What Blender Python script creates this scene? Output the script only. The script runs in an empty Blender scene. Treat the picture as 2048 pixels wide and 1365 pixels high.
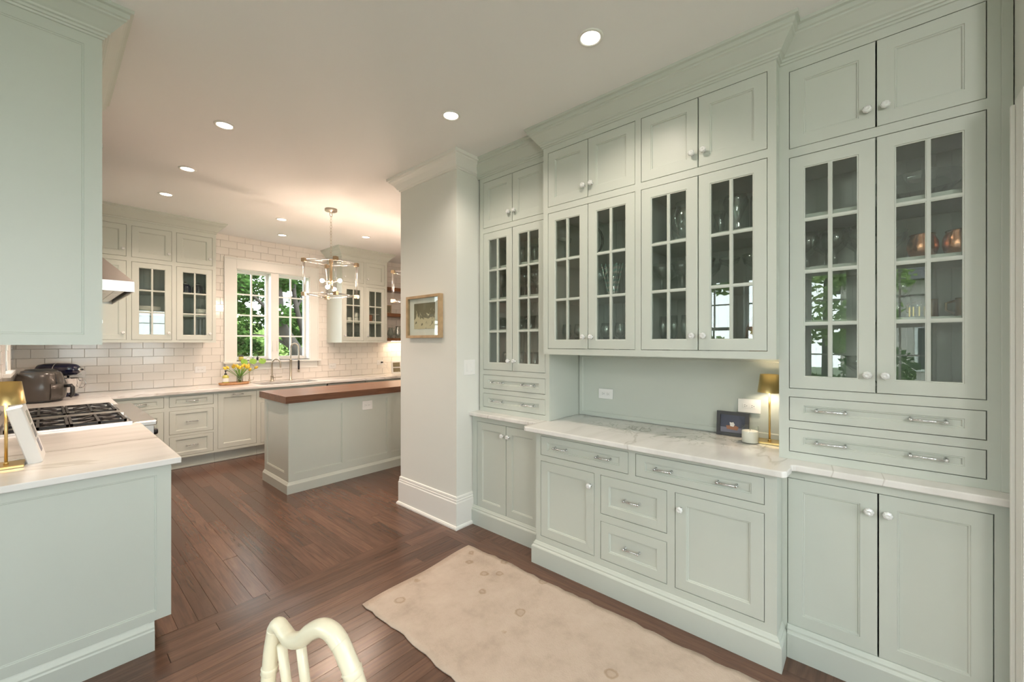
import bpy, bmesh, math, random
from math import sin, cos, pi, radians as R
from mathutils import Matrix, Vector
random.seed(7)
C = bpy.context.scene.collection
sc = bpy.context.scene

# ------------------------------------------------------------------ camera, world, lights, exposure
FPX = 817.8
cam_d = bpy.data.cameras.new('camera'); cam = bpy.data.objects.new('camera', cam_d); C.objects.link(cam)
cam.location = (0, 0, 1.49)
cam.rotation_euler = (R(90), 0, -0.85159)
cam_d.sensor_width = 36.0; cam_d.sensor_fit = 'HORIZONTAL'; cam_d.lens = FPX * 36 / 2048
cam_d.shift_y = 3.5 / 2048
cam_d.clip_start = 0.05; cam_d.clip_end = 200
sc.camera = cam
sc.view_settings.view_transform = 'Standard'; sc.view_settings.look = 'None'
sc.view_settings.gamma = 1.0; sc.view_settings.use_curve_mapping = False
sc.view_settings.exposure = 0.0
sc.cycles.use_denoising = True
sc.cycles.max_bounces = 10; sc.cycles.diffuse_bounces = 5; sc.cycles.glossy_bounces = 4
sc.cycles.transmission_bounces = 6; sc.cycles.transparent_max_bounces = 24
sc.cycles.caustics_reflective = False; sc.cycles.caustics_refractive = False
sc.cycles.sample_clamp_indirect = 6.0

w = bpy.data.worlds.new('sky'); sc.world = w; w.use_nodes = True
nt = w.node_tree; bg = nt.nodes['Background']
tc = nt.nodes.new('ShaderNodeTexCoord'); sx = nt.nodes.new('ShaderNodeSeparateXYZ'); cr = nt.nodes.new('ShaderNodeValToRGB')
nt.links.new(tc.outputs['Generated'], sx.inputs[0]); nt.links.new(sx.outputs['Z'], cr.inputs[0])
cr.color_ramp.elements[0].position = 0.0; cr.color_ramp.elements[0].color = (0.93, 0.97, 1.0, 1)
cr.color_ramp.elements[1].position = 0.9; cr.color_ramp.elements[1].color = (0.72, 0.85, 1.0, 1)
nt.links.new(cr.outputs[0], bg.inputs['Color']); bg.inputs['Strength'].default_value = 11.0

sun_d = bpy.data.lights.new('sun', 'SUN'); sun_d.energy = 7.0; sun_d.angle = R(1.5); sun_d.color = (1.0, 0.95, 0.85)
sun = bpy.data.objects.new('sun', sun_d); C.objects.link(sun)
sun.rotation_euler = Vector((-0.18, 0.55, -0.9)).to_track_quat('-Z', 'Y').to_euler()

def portal(loc, rot, sx_, sy_):
    d = bpy.data.lights.new('window_portal', 'AREA'); d.shape = 'RECTANGLE'; d.size = sx_; d.size_y = sy_
    d.cycles.is_portal = True
    o = bpy.data.objects.new('window_portal', d); C.objects.link(o); o.location = loc; o.rotation_euler = rot

WARM = (1.0, 0.75, 0.59)
DOWN_W = 19.0
DOWN_NEAR_W = 11.0

# ------------------------------------------------------------------ materials
def nodes(name):
    m = bpy.data.materials.new(name); m.use_nodes = True
    return m, m.node_tree.nodes, m.node_tree.links, m.node_tree.nodes['Principled BSDF']
def ramp(N, stops):
    r = N.new('ShaderNodeValToRGB'); e = r.color_ramp.elements
    while len(e) < len(stops): e.new(0.5)
    for i, (p, c) in enumerate(stops): e[i].position = p; e[i].color = (*c, 1)
    return r
def mat(name, col, rough=0.5, metal=0.0, noise=0.0, nscale=8.0, bump=0.0, bscale=60.0, coat=0.0, spec=0.5, emit=None, estr=0.0):
    m, N, L, b = nodes(name)
    b.inputs['Base Color'].default_value = (*col, 1); b.inputs['Roughness'].default_value = rough
    b.inputs['Metallic'].default_value = metal; b.inputs['Coat Weight'].default_value = coat
    b.inputs['Specular IOR Level'].default_value = spec
    if emit: b.inputs['Emission Color'].default_value = (*emit, 1); b.inputs['Emission Strength'].default_value = estr
    if noise or bump:
        t = N.new('ShaderNodeTexCoord')
    if noise:
        n = N.new('ShaderNodeTexNoise'); n.inputs['Scale'].default_value = nscale; n.inputs['Detail'].default_value = 5
        L.new(t.outputs['Object'], n.inputs['Vector'])
        r = ramp(N, [(0.3, tuple(c * (1 - noise) for c in col)), (0.7, tuple(min(1, c * (1 + noise)) for c in col))])
        L.new(n.outputs['Fac'], r.inputs[0]); L.new(r.outputs[0], b.inputs['Base Color'])
    if bump:
        n2 = N.new('ShaderNodeTexNoise'); n2.inputs['Scale'].default_value = bscale; n2.inputs['Detail'].default_value = 3
        L.new(t.outputs['Object'], n2.inputs['Vector'])
        bp = N.new('ShaderNodeBump'); bp.inputs['Strength'].default_value = bump; bp.inputs['Distance'].default_value = 0.002
        L.new(n2.outputs['Fac'], bp.inputs['Height']); L.new(bp.outputs[0], b.inputs['Normal'])
    return m
def glass_mat(name, tint=(0.97, 0.99, 0.98), ior=1.5, extra=0.0, rough=0.0):
    m, N, L, b = nodes(name); N.remove(b)
    out = N['Material Output']; t = N.new('ShaderNodeBsdfTransparent'); g = N.new('ShaderNodeBsdfGlossy'); mx = N.new('ShaderNodeMixShader'); f = N.new('ShaderNodeFresnel')
    N.remove(f); lw = N.new('ShaderNodeLayerWeight'); pw = N.new('ShaderNodeMath'); pw.operation = 'POWER'; pw.inputs[1].default_value = 4.0
    t.inputs[0].default_value = (*tint, 1); g.inputs['Roughness'].default_value = rough
    a = N.new('ShaderNodeMath'); a.operation = 'MULTIPLY_ADD'; a.inputs[1].default_value = 0.85; a.inputs[2].default_value = ((ior - 1) / (ior + 1)) ** 2 + extra
    L.new(lw.outputs['Facing'], pw.inputs[0]); L.new(pw.outputs[0], a.inputs[0]); L.new(a.outputs[0], mx.inputs[0]); L.new(t.outputs[0], mx.inputs[1]); L.new(g.outputs[0], mx.inputs[2]); L.new(mx.outputs[0], out.inputs[0])
    return m

SAGE = mat('sage_paint', (0.545, 0.580, 0.530), 0.38, noise=0.012, nscale=3, bump=0.04, bscale=90)
SAGEK = SAGE
WHITE = mat('white_trim_paint', (0.80, 0.80, 0.77), 0.35)
WALL = mat('wall_paint', (0.72, 0.73, 0.69), 0.6, bump=0.05, bscale=140)
CEIL = mat('ceiling_paint', (0.86, 0.86, 0.86), 0.75)
TILE = mat('glazed_tile', (0.80, 0.765, 0.72), 0.12, noise=0.03, nscale=2, bump=0.03, bscale=18)
GROUT = mat('grout', (0.60, 0.56, 0.52), 0.8)
CHROME = mat('chrome', (0.80, 0.81, 0.83), 0.13, metal=1.0)
STEEL = mat('brushed_steel', (0.66, 0.63, 0.60), 0.28, metal=1.0, bump=0.05, bscale=30)
BRASS = mat('brass', (0.72, 0.54, 0.24), 0.30, metal=1.0)
ABRASS = mat('aged_brass', (0.36, 0.28, 0.18), 0.38, metal=1.0)
NICKEL = mat('nickel', (0.55, 0.50, 0.42), 0.3, metal=1.0)
IRON = mat('cast_iron', (0.018, 0.017, 0.017), 0.5, bump=0.2, bscale=200)
BLACK = mat('black_plastic', (0.012, 0.012, 0.013), 0.35)
GREYP = mat('grey_plastic', (0.062, 0.054, 0.048), 0.22)
NAVY = mat('navy_enamel', (0.010, 0.011, 0.035), 0.12, coat=0.6)
CERAM = mat('white_ceramic', (0.78, 0.77, 0.73), 0.15)
PLATE = mat('white_plate_plastic', (0.80, 0.80, 0.79), 0.35)
WAX = mat('candle_wax', (0.92, 0.88, 0.82), 0.45)
WAX.node_tree.nodes['Principled BSDF'].inputs['Subsurface Weight'].default_value = 0.0
WAX.node_tree.nodes['Principled BSDF'].inputs['Subsurface Radius'].default_value = (0.05, 0.04, 0.03)
PANE = glass_mat('window_glass', (0.96, 0.985, 0.97), 1.45, 0.0)
CGLASS = glass_mat('cabinet_glass', (0.92, 0.95, 0.93), 1.52, 0.03)
GLASSW = glass_mat('clear_glassware', (0.91, 0.94, 0.93), 1.5, 0.10, 0.05)
ACRYL = glass_mat('acrylic', (0.96, 0.96, 0.96), 1.5, 0.22, 0.22)
KNOBG = mat('knob_crystal', (0.85, 0.87, 0.87), 0.08, spec=1.0, coat=0.5)
KNOBG.node_tree.nodes['Principled BSDF'].inputs['Transmission Weight'].default_value = 0.15
COPPER = mat('hammered_copper', (0.80, 0.38, 0.22), 0.22, metal=1.0, bump=0.6, bscale=60)
PINKG = glass_mat('pink_glass', (0.75, 0.42, 0.36), 1.5, 0.06)
AMBER = mat('amber_box', (0.28, 0.10, 0.04), 0.4, noise=0.5, nscale=40)
BONE = mat('cream_lacquer', (0.76, 0.69, 0.52), 0.28, noise=0.05, nscale=12, coat=0.3)
OAK = mat('oak_frame', (0.42, 0.29, 0.16), 0.45, noise=0.15, nscale=20)
DARKF = mat('charcoal_frame', (0.035, 0.033, 0.035), 0.4)
MATB = mat('mat_board', (0.80, 0.80, 0.77), 0.8)
LEAFG = mat('leaf_lime', (0.22, 0.42, 0.05), 0.4)
STEMG = mat('tulip_stem', (0.16, 0.33, 0.06), 0.5)
TULIP = mat('tulip_petal', (0.85, 0.50, 0.05), 0.5, noise=0.5, nscale=30)
BARK = mat('tree_bark', (0.035, 0.027, 0.022), 0.9, bump=0.6, bscale=20)
SOAP = mat('soap_liquid', (0.50, 0.46, 0.10), 0.2)
FILL_GLOBE = mat('fill_globe_glow', (1, 1, 1), 0.4, emit=(1.0, 0.96, 0.92), estr=50.0)  # glow of the added fill globe behind the camera
LIGHTM = mat('lamp_glow', (1, 1, 1), 0.5, emit=(1.0, 0.90, 0.76), estr=9.0)
BULB = mat('bulb_glow', (1, 1, 1), 0.5, emit=(1.0, 0.75, 0.57), estr=520.0)
LGLOW = mat('lamp_diffuser', (1, 1, 1), 0.5, emit=(1.0, 0.76, 0.48), estr=26.0)
STRAW = mat('paper_straw', (0.45, 0.72, 0.66), 0.6)
GRASS = mat('lawn', (0.12, 0.15, 0.07), 0.9, noise=0.4, nscale=2)
ASPH = mat('roof_shingle', (0.10, 0.09, 0.09), 0.9, noise=0.3, nscale=10)

def leaf_mat(name, c1, c2):
    m, N, L, b = nodes(name)
    t = N.new('ShaderNodeTexCoord'); n = N.new('ShaderNodeTexNoise'); n.inputs['Scale'].default_value = 2.5
    L.new(t.outputs['Object'], n.inputs['Vector']); r = ramp(N, [(0.35, c1), (0.65, c2)]); L.new(n.outputs[0], r.inputs[0])
    out = N['Material Output']; d = N.new('ShaderNodeBsdfDiffuse'); tr = N.new('ShaderNodeBsdfTranslucent'); mx = N.new('ShaderNodeMixShader'); mx.inputs[0].default_value = 0.45
    L.new(r.outputs[0], d.inputs[0]); L.new(r.outputs[0], tr.inputs[0]); L.new(d.outputs[0], mx.inputs[1]); L.new(tr.outputs[0], mx.inputs[2]); L.new(mx.outputs[0], out.inputs[0])
    N.remove(b); return m
LEAF1 = leaf_mat('maple_leaf', (0.030, 0.070, 0.018), (0.085, 0.165, 0.040))
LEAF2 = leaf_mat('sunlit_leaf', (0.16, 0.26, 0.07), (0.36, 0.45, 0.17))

def marble_mat(name='marble', vein=None, patch=None):
    m, N, L, b = nodes(name)
    t = N.new('ShaderNodeTexCoord'); mp = N.new('ShaderNodeMapping'); mp.inputs['Rotation'].default_value = (0, 0, R(14)); mp.inputs['Scale'].default_value = (0.55, 2.2, 1)
    L.new(t.outputs['Object'], mp.inputs[0])
    n1 = N.new('ShaderNodeTexNoise'); n1.inputs['Scale'].default_value = 0.8; n1.inputs['Detail'].default_value = 6; n1.inputs['Distortion'].default_value = 0.8
    L.new(mp.outputs[0], n1.inputs['Vector'])
    r1 = ramp(N, [(0.0, (1, 1, 1)), (0.486, (1, 1, 1)), (0.497, (0.66, 0.63, 0.60)), (0.508, (1, 1, 1)), (1.0, (1, 1, 1))]); L.new(n1.outputs['Fac'], r1.inputs[0])
    n2 = N.new('ShaderNodeTexNoise'); n2.inputs['Scale'].default_value = 3.2; n2.inputs['Detail'].default_value = 6; n2.inputs['Distortion'].default_value = 0.4
    L.new(mp.outputs[0], n2.inputs['Vector'])
    r2 = ramp(N, [(0.30, (0.67, 0.655, 0.63)), (0.52, (0.76, 0.745, 0.725)), (0.75, (0.80, 0.79, 0.765))]); L.new(n2.outputs['Fac'], r2.inputs[0])
    mx = N.new('ShaderNodeMixRGB'); mx.blend_type = 'MULTIPLY'; mx.inputs[0].default_value = 0.75
    L.new(r2.outputs[0], mx.inputs[1]); L.new(r1.outputs[0], mx.inputs[2]); L.new(mx.outputs[0], b.inputs['Base Color'])
    last = mx.outputs[0]; sp = N.new('ShaderNodeSeparateXYZ'); L.new(t.outputs['Object'], sp.inputs[0])
    n5 = N.new('ShaderNodeTexNoise'); n5.inputs['Scale'].default_value = 6; n5.inputs['Detail'].default_value = 6; L.new(t.outputs['Object'], n5.inputs['Vector'])
    if vein is not None:       # one long grey vein running across the slab at y = vein
        a = N.new('ShaderNodeMath'); a.operation = 'MULTIPLY_ADD'; a.inputs[1].default_value = 0.10; L.new(n5.outputs['Fac'], a.inputs[0]); L.new(sp.outputs['Y'], a.inputs[2])
        s1 = N.new('ShaderNodeMath'); s1.operation = 'SUBTRACT'; s1.inputs[1].default_value = vein + 0.05; L.new(a.outputs[0], s1.inputs[0])
        ab = N.new('ShaderNodeMath'); ab.operation = 'ABSOLUTE'; L.new(s1.outputs[0], ab.inputs[0])
        rv = ramp(N, [(0.0, (0.50, 0.47, 0.44)), (0.004, (0.60, 0.57, 0.54)), (0.010, (0.93, 0.92, 0.91)), (0.05, (1, 1, 1))]); L.new(ab.outputs[0], rv.inputs[0])
        m3 = N.new('ShaderNodeMixRGB'); m3.blend_type = 'MULTIPLY'; m3.inputs[0].default_value = 1.0; L.new(last, m3.inputs[1]); L.new(rv.outputs[0], m3.inputs[2]); last = m3.outputs[0]
    if patch is not None:      # a cloudy green-grey cluster of veins
        ds = N.new('ShaderNodeVectorMath'); ds.operation = 'DISTANCE'; ds.inputs[1].default_value = (patch[0], patch[1] * .4, 0)
        mp2 = N.new('ShaderNodeMapping'); mp2.inputs['Scale'].default_value = (1, .4, 0); L.new(t.outputs['Object'], mp2.inputs[0]); L.new(mp2.outputs[0], ds.inputs[0])
        n6 = N.new('ShaderNodeTexNoise'); n6.inputs['Scale'].default_value = 7; n6.inputs['Detail'].default_value = 5; n6.inputs['Distortion'].default_value = 1.5; L.new(t.outputs['Object'], n6.inputs['Vector'])
        rk = ramp(N, [(0.46, (1, 1, 1)), (0.50, (0.42, 0.45, 0.38)), (0.535, (1, 1, 1))]); L.new(n6.outputs['Fac'], rk.inputs[0])
        rf_ = ramp(N, [(0.08, (1, 1, 1)), (0.26, (0, 0, 0))]); L.new(ds.outputs['Value'], rf_.inputs[0])
        m4 = N.new('ShaderNodeMixRGB'); m4.blend_type = 'MULTIPLY'; L.new(rf_.outputs[0], m4.inputs[0]); L.new(last, m4.inputs[1]); L.new(rk.outputs[0], m4.inputs[2]); last = m4.outputs[0]
    L.new(last, b.inputs['Base Color'])
    b.inputs['Roughness'].default_value = 0.16
    return m
MARBLE = marble_mat()
MARBLE_VEINED = marble_mat('marble_long_vein', vein=3.24)
MARBLE_CLOUD = marble_mat('marble_cloudy', patch=(2.60, .95))

def wood_mat(name, c0, c1, c2, rough, along=(1.0, 14.0, 14.0), rnd=True, gscale=3.0):
    m, N, L, b = nodes(name)
    t = N.new('ShaderNodeTexCoord'); oi = N.new('ShaderNodeObjectInfo'); mp = N.new('ShaderNodeMapping'); mp.inputs['Scale'].default_value = along
    ad = N.new('ShaderNodeVectorMath'); ad.operation = 'ADD'
    cb = N.new('ShaderNodeCombineXYZ'); ml = N.new('ShaderNodeMath'); ml.operation = 'MULTIPLY'; ml.inputs[1].default_value = 37.0
    L.new(oi.outputs['Random'], ml.inputs[0]); L.new(ml.outputs[0], cb.inputs[0]); L.new(ml.outputs[0], cb.inputs[1])
    L.new(t.outputs['Object'], ad.inputs[0]); L.new(cb.outputs[0], ad.inputs[1]); L.new(ad.outputs[0], mp.inputs[0])
    n = N.new('ShaderNodeTexNoise'); n.inputs['Scale'].default_value = gscale; n.inputs['Detail'].default_value = 7; n.inputs['Distortion'].default_value = 1.2
    L.new(mp.outputs[0], n.inputs['Vector'])
    r = ramp(N, [(0.25, c0), (0.5, c1), (0.8, c2)]); L.new(n.outputs['Fac'], r.inputs[0])
    hs = N.new('ShaderNodeHueSaturation'); mr = N.new('ShaderNodeMapRange'); mr.inputs['To Min'].default_value = 0.74 if rnd else 1; mr.inputs['To Max'].default_value = 1.22 if rnd else 1
    L.new(oi.outputs['Random'], mr.inputs[0]); L.new(mr.outputs[0], hs.inputs['Value']); L.new(r.outputs[0], hs.inputs['Color']); L.new(hs.outputs[0], b.inputs['Base Color'])
    b.inputs['Roughness'].default_value = rough
    bp = N.new('ShaderNodeBump'); bp.inputs['Strength'].default_value = 0.12; bp.inputs['Distance'].default_value = 0.001
    L.new(n.outputs['Fac'], bp.inputs['Height']); L.new(bp.outputs[0], b.inputs['Normal'])
    return m
PLANK = wood_mat('oak_plank_stain', (0.074, 0.040, 0.027), (0.112, 0.058, 0.038), (0.148, 0.080, 0.052), 0.22)
WALNUT = wood_mat('walnut_block', (0.07, 0.028, 0.014), (0.14, 0.058, 0.028), (0.22, 0.10, 0.05), 0.3)
SHELFW = wood_mat('shelf_wood', (0.11, 0.045, 0.02), (0.19, 0.08, 0.035), (0.27, 0.13, 0.06), 0.4, rnd=False)
TRAYW = wood_mat('tray_wood', (0.28, 0.13, 0.05), (0.42, 0.22, 0.10), (0.5, 0.28, 0.14), 0.5, rnd=False, along=(3, 12, 12))
ROOMF = mat('subfloor', (0.03, 0.015, 0.01), 0.8)

def rug_mat():
    m, N, L, b = nodes('faded_wool')
    t = N.new('ShaderNodeTexCoord')
    n = N.new('ShaderNodeTexNoise'); n.inputs['Scale'].default_value = 5; n.inputs['Detail'].default_value = 9; n.inputs['Roughness'].default_value = 0.7
    L.new(t.outputs['Object'], n.inputs['Vector'])
    r = ramp(N, [(0.3, (0.40, 0.32, 0.255)), (0.5, (0.50, 0.405, 0.33)), (0.72, (0.56, 0.465, 0.385))]); L.new(n.outputs['Fac'], r.inputs[0])
    v = N.new('ShaderNodeTexVoronoi'); v.feature = 'F1'; v.inputs['Scale'].default_value = 6.0; v.inputs['Randomness'].default_value = 0.8
    n3 = N.new('ShaderNodeTexNoise'); n3.inputs['Scale'].default_value = 30; n3.inputs['Detail'].default_value = 3
    L.new(t.outputs['Object'], n3.inputs['Vector']); L.new(t.outputs['Object'], v.inputs['Vector'])
    ad = N.new('ShaderNodeMath'); ad.operation = 'MULTIPLY_ADD'; ad.inputs[1].default_value = 0.16; L.new(n3.outputs['Fac'], ad.inputs[0]); L.new(v.outputs['Distance'], ad.inputs[2])
    r2 = ramp(N, [(0.0, (0.90, 0.86, 0.80)), (0.19, (0.88, 0.84, 0.78)), (0.22, (0.62, 0.56, 0.46)), (0.255, (0.78, 0.72, 0.62)), (0.28, (1, 1, 1)), (1, (1, 1, 1))]); L.new(ad.outputs[0], r2.inputs[0])
    mx = N.new('ShaderNodeMixRGB'); mx.blend_type = 'MULTIPLY'; mx.inputs[0].default_value = 0.75
    L.new(r.outputs[0], mx.inputs[1]); L.new(r2.outputs[0], mx.inputs[2])
    # rosy worn medallion in the middle of the rug
    ds = N.new('ShaderNodeVectorMath'); ds.operation = 'DISTANCE'; ds.inputs[1].default_value = (-0.10, -0.02, 0); L.new(t.outputs['Object'], ds.inputs[0])
    ad2 = N.new('ShaderNodeMath'); ad2.operation = 'MULTIPLY_ADD'; ad2.inputs[1].default_value = 0.45; L.new(n.outputs['Fac'], ad2.inputs[0]); L.new(ds.outputs['Value'], ad2.inputs[2])
    r3 = ramp(N, [(0.30, (1, 1, 1)), (0.42, (0, 0, 0))]); L.new(ad2.outputs[0], r3.inputs[0])
    mx2 = N.new('ShaderNodeMixRGB'); mx2.inputs[2].default_value = (0.50, 0.21, 0.17, 1); L.new(r3.outputs[0], mx2.inputs[0]); L.new(mx.outputs[0], mx2.inputs[1])
    L.new(mx2.outputs[0], b.inputs['Base Color']); b.inputs['Roughness'].default_value = 0.95
    bp = N.new('ShaderNodeBump'); bp.inputs['Strength'].default_value = 0.5; bp.inputs['Distance'].default_value = 0.003
    n4 = N.new('ShaderNodeTexNoise'); n4.inputs['Scale'].default_value = 120; L.new(t.outputs['Object'], n4.inputs['Vector']); L.new(n4.outputs['Fac'], bp.inputs['Height']); L.new(bp.outputs[0], b.inputs['Normal'])
    return m
RUG = rug_mat()

def art_mat(name, base, fig, scale, thr):
    m, N, L, b = nodes(name)
    t = N.new('ShaderNodeTexCoord'); n = N.new('ShaderNodeTexNoise'); n.inputs['Scale'].default_value = scale; n.inputs['Detail'].default_value = 3; n.inputs['Distortion'].default_value = 1.5
    L.new(t.outputs['Object'], n.inputs['Vector'])
    sx_ = N.new('ShaderNodeSeparateXYZ'); L.new(t.outputs['Object'], sx_.inputs[0])
    a = N.new('ShaderNodeMath'); a.operation = 'MULTIPLY_ADD'; a.inputs[1].default_value = -1.1; L.new(sx_.outputs['Z'], a.inputs[0]); L.new(n.outputs['Fac'], a.inputs[2])
    r = ramp(N, [(thr, base), (thr + 0.03, fig)]); L.new(a.outputs[0], r.inputs[0]); L.new(r.outputs[0], b.inputs['Base Color']); b.inputs['Roughness'].default_value = 0.6
    return m
ART1 = art_mat('abstract_print', (0.19, 0.165, 0.10), (0.64, 0.56, 0.38), 9, 0.52)

def brick_mat():
    m, N, L, b = nodes('far_brick')
    t = N.new('ShaderNodeTexCoord'); mp = N.new('ShaderNodeMapping'); mp.inputs['Rotation'].default_value = (R(90), 0, R(90)); L.new(t.outputs['Object'], mp.inputs[0])
    k = N.new('ShaderNodeTexBrick'); k.inputs['Scale'].default_value = 4.0; k.inputs['Color1'].default_value = (0.42, 0.17, 0.12, 1); k.inputs['Color2'].default_value = (0.34, 0.13, 0.10, 1); k.inputs['Mortar'].default_value = (0.5, 0.45, 0.4, 1)
    L.new(mp.outputs[0], k.inputs['Vector']); L.new(k.outputs[0], b.inputs['Base Color']); b.inputs['Roughness'].default_value = 0.9
    return m
BRICK = brick_mat()

# ------------------------------------------------------------------ mesh helpers
class MB:
    def __init__(s): s.v = []; s.f = []; s.sm = []; s.mi = []; s.M = Matrix(); s.cur = 0; s.mats = []
    def mat(s, m):
        if m not in s.mats: s.mats.append(m)
        s.cur = s.mats.index(m); return s
    def add(s, vs, fs, smooth=False):
        n = len(s.v); s.v += [tuple(s.M @ Vector(p)) for p in vs]
        flip = s.M.determinant() < 0
        for f in fs:
            f = [i + n for i in f]
            if flip: f.reverse()
            s.f.append(f); s.sm.append(smooth); s.mi.append(s.cur)
        return s
    def box(s, x0, y0, z0, x1, y1, z1):
        if x0 > x1: x0, x1 = x1, x0
        if y0 > y1: y0, y1 = y1, y0
        if z0 > z1: z0, z1 = z1, z0
        return s.add([(x0, y0, z0), (x1, y0, z0), (x1, y1, z0), (x0, y1, z0), (x0, y0, z1), (x1, y0, z1), (x1, y1, z1), (x0, y1, z1)],
                     [(0, 3, 2, 1), (4, 5, 6, 7), (0, 1, 5, 4), (1, 2, 6, 5), (2, 3, 7, 6), (3, 0, 4, 7)])
    def cbox(s, x0, y0, z0, x1, y1, z1, c):
        # box with chamfered vertical+horizontal edges (beveled prism stacked rings)
        def ring(i, z): return [(x0 + i + c, y0 + i, z), (x1 - i - c, y0 + i, z), (x1 - i, y0 + i + c, z), (x1 - i, y1 - i - c, z), (x1 - i - c, y1 - i, z), (x0 + i + c, y1 - i, z), (x0 + i, y1 - i - c, z), (x0 + i, y0 + i + c, z)]
        rs = [ring(c, z0), ring(0, z0 + c), ring(0, z1 - c), ring(c, z1)]
        vs = [p for r in rs for p in r]; fs = [tuple(range(7, -1, -1)), tuple(range(24, 32))]
        for k in range(3):
            for i in range(8): a = k * 8 + i; b_ = k * 8 + (i + 1) % 8; fs.append((a, b_, b_ + 8, a + 8))
        return s.add(vs, fs)
    def lathe(s, prof, n=20, axis='z', o=(0, 0, 0), smooth=True, cap=True, wob=None):
        vs = []; fs = []
        for (r, h) in prof:
            for i in range(n):
                a = 2 * pi * i / n; rr = r * (wob(a, h) if wob else 1)
                p = (rr * cos(a), rr * sin(a), h)
                if axis == 'y': p = (p[0], -p[2], p[1])       # outward = -y
                elif axis == 'x': p = (p[2], p[0], p[1])
                vs.append((p[0] + o[0], p[1] + o[1], p[2] + o[2]))
        for k in range(len(prof) - 1):
            for i in range(n):
                a = k * n + i; b_ = k * n + (i + 1) % n; fs.append((a, b_, b_ + n, a + n))
        s.add(vs, fs, smooth)
        if cap:
            base = len(s.v) - len(vs)
            if prof[0][0] > 1e-5: s.f.append([base + i for i in range(n - 1, -1, -1)]); s.sm.append(False); s.mi.append(s.cur)
            if prof[-1][0] > 1e-5: s.f.append([base + (len(prof) - 1) * n + i for i in range(n)]); s.sm.append(False); s.mi.append(s.cur)
        return s
    def tube(s, pts, r, n=8, closed=False, rf=None, smooth=True):
        P = [Vector(p) for p in pts]; m = len(P); vs = []; fs = []
        up = Vector((0, 0, 1)); prev = None
        for i, p in enumerate(P):
            if closed: d = (P[(i + 1) % m] - P[i - 1])
            else: d = (P[min(i + 1, m - 1)] - P[max(i - 1, 0)])
            d.normalize()
            if prev is None:
                a = d.cross(up)
                if a.length < 1e-3: a = d.cross(Vector((1, 0, 0)))
            else:
                a = prev - d * prev.dot(d)
            a.normalize(); prev = a; b_ = d.cross(a)
            rr = r if rf is None else rf(i / (m - 1)) * r
            for k in range(n):
                t = 2 * pi * k / n; q = p + a * (cos(t) * rr) + b_ * (sin(t) * rr); vs.append(tuple(q))
        R_ = m if closed else m - 1
        for i in range(R_):
            for k in range(n):
                a0 = i * n + k; a1 = i * n + (k + 1) % n; c0 = ((i + 1) % m) * n + k; c1 = ((i + 1) % m) * n + (k + 1) % n
                fs.append((a0, a1, c1, c0))
        if not closed: fs.append(tuple(range(n - 1, -1, -1))); fs.append(tuple((m - 1) * n + k for k in range(n)))
        return s.add(vs, fs, smooth)
    def prism(s, poly, z0, z1, smooth=False):
        n = len(poly); vs = [(x, y, z0) for x, y in poly] + [(x, y, z1) for x, y in poly]
        fs = [tuple(range(n - 1, -1, -1)), tuple(range(n, 2 * n))] + [(i, (i + 1) % n, (i + 1) % n + n, i + n) for i in range(n)]
        return s.add(vs, fs, smooth)
    def sweep(s, path, prof, side=1):
        """mitred moulding: path of (x,y); prof of (out, z); out goes to the right of travel (side=1)"""
        n = len(path); P = [Vector(p) for p in path]; N_ = []
        for i in range(n - 1):
            d = (P[i + 1] - P[i]).normalized(); N_.append(Vector((d.y, -d.x)) * side)
        vs = []; k = len(prof)
        for i in range(n):
            if i == 0: b_ = N_[0]
            elif i == n - 1: b_ = N_[-1]
            else:
                b_ = N_[i - 1] + N_[i]; b_ = b_ / max(b_.dot(N_[i]), 1e-4)
            for (o_, z) in prof: vs.append((P[i].x + b_.x * o_, P[i].y + b_.y * o_, z))
        fs = []
        for i in range(n - 1):
            for j in range(k - 1):
                a = i * k + j; q = (a, a + 1, a + 1 + k, a + k)
                fs.append(q if side == 1 else q[::-1])
            q = (i * k + k - 1, i * k, (i + 1) * k, (i + 1) * k + k - 1); fs.append(q if side == 1 else q[::-1])
        e0 = tuple(range(k)); e1 = tuple((n - 1) * k + j for j in range(k - 1, -1, -1)); fs += [e0, e1]
        return s.add(vs, fs)
    def rings(s, x0, z0, x1, z1, prof, fill=True, y0=0.0, back=None):
        """nested rectangles facing -y: prof (inset_x, inset_z, depth)"""
        vs = []
        for (ix, iz, d) in prof: vs += [(x0 + ix, y0 + d, z0 + iz), (x1 - ix, y0 + d, z0 + iz), (x1 - ix, y0 + d, z1 - iz), (x0 + ix, y0 + d, z1 - iz)]
        fs = []
        for k in range(len(prof) - 1):
            for i in range(4): a = k * 4 + i; b_ = k * 4 + (i + 1) % 4; fs.append((a, b_, b_ + 4, a + 4))
        m = (len(prof) - 1) * 4
        if fill: fs.append((m, m + 1, m + 2, m + 3)); fs.append((3, 2, 1, 0))
        else:
            for i in range(4): b_ = (i + 1) % 4; fs.append((b_, i, m + i, m + b_))
        return s.add(vs, fs)
    def data(s, name):
        me = bpy.data.meshes.new(name); me.from_pydata(s.v, [], s.f)
        me.polygons.foreach_set('use_smooth', s.sm); me.polygons.foreach_set('material_index', s.mi)
        for m in s.mats: me.materials.append(m)
        me.update(); return me

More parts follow.
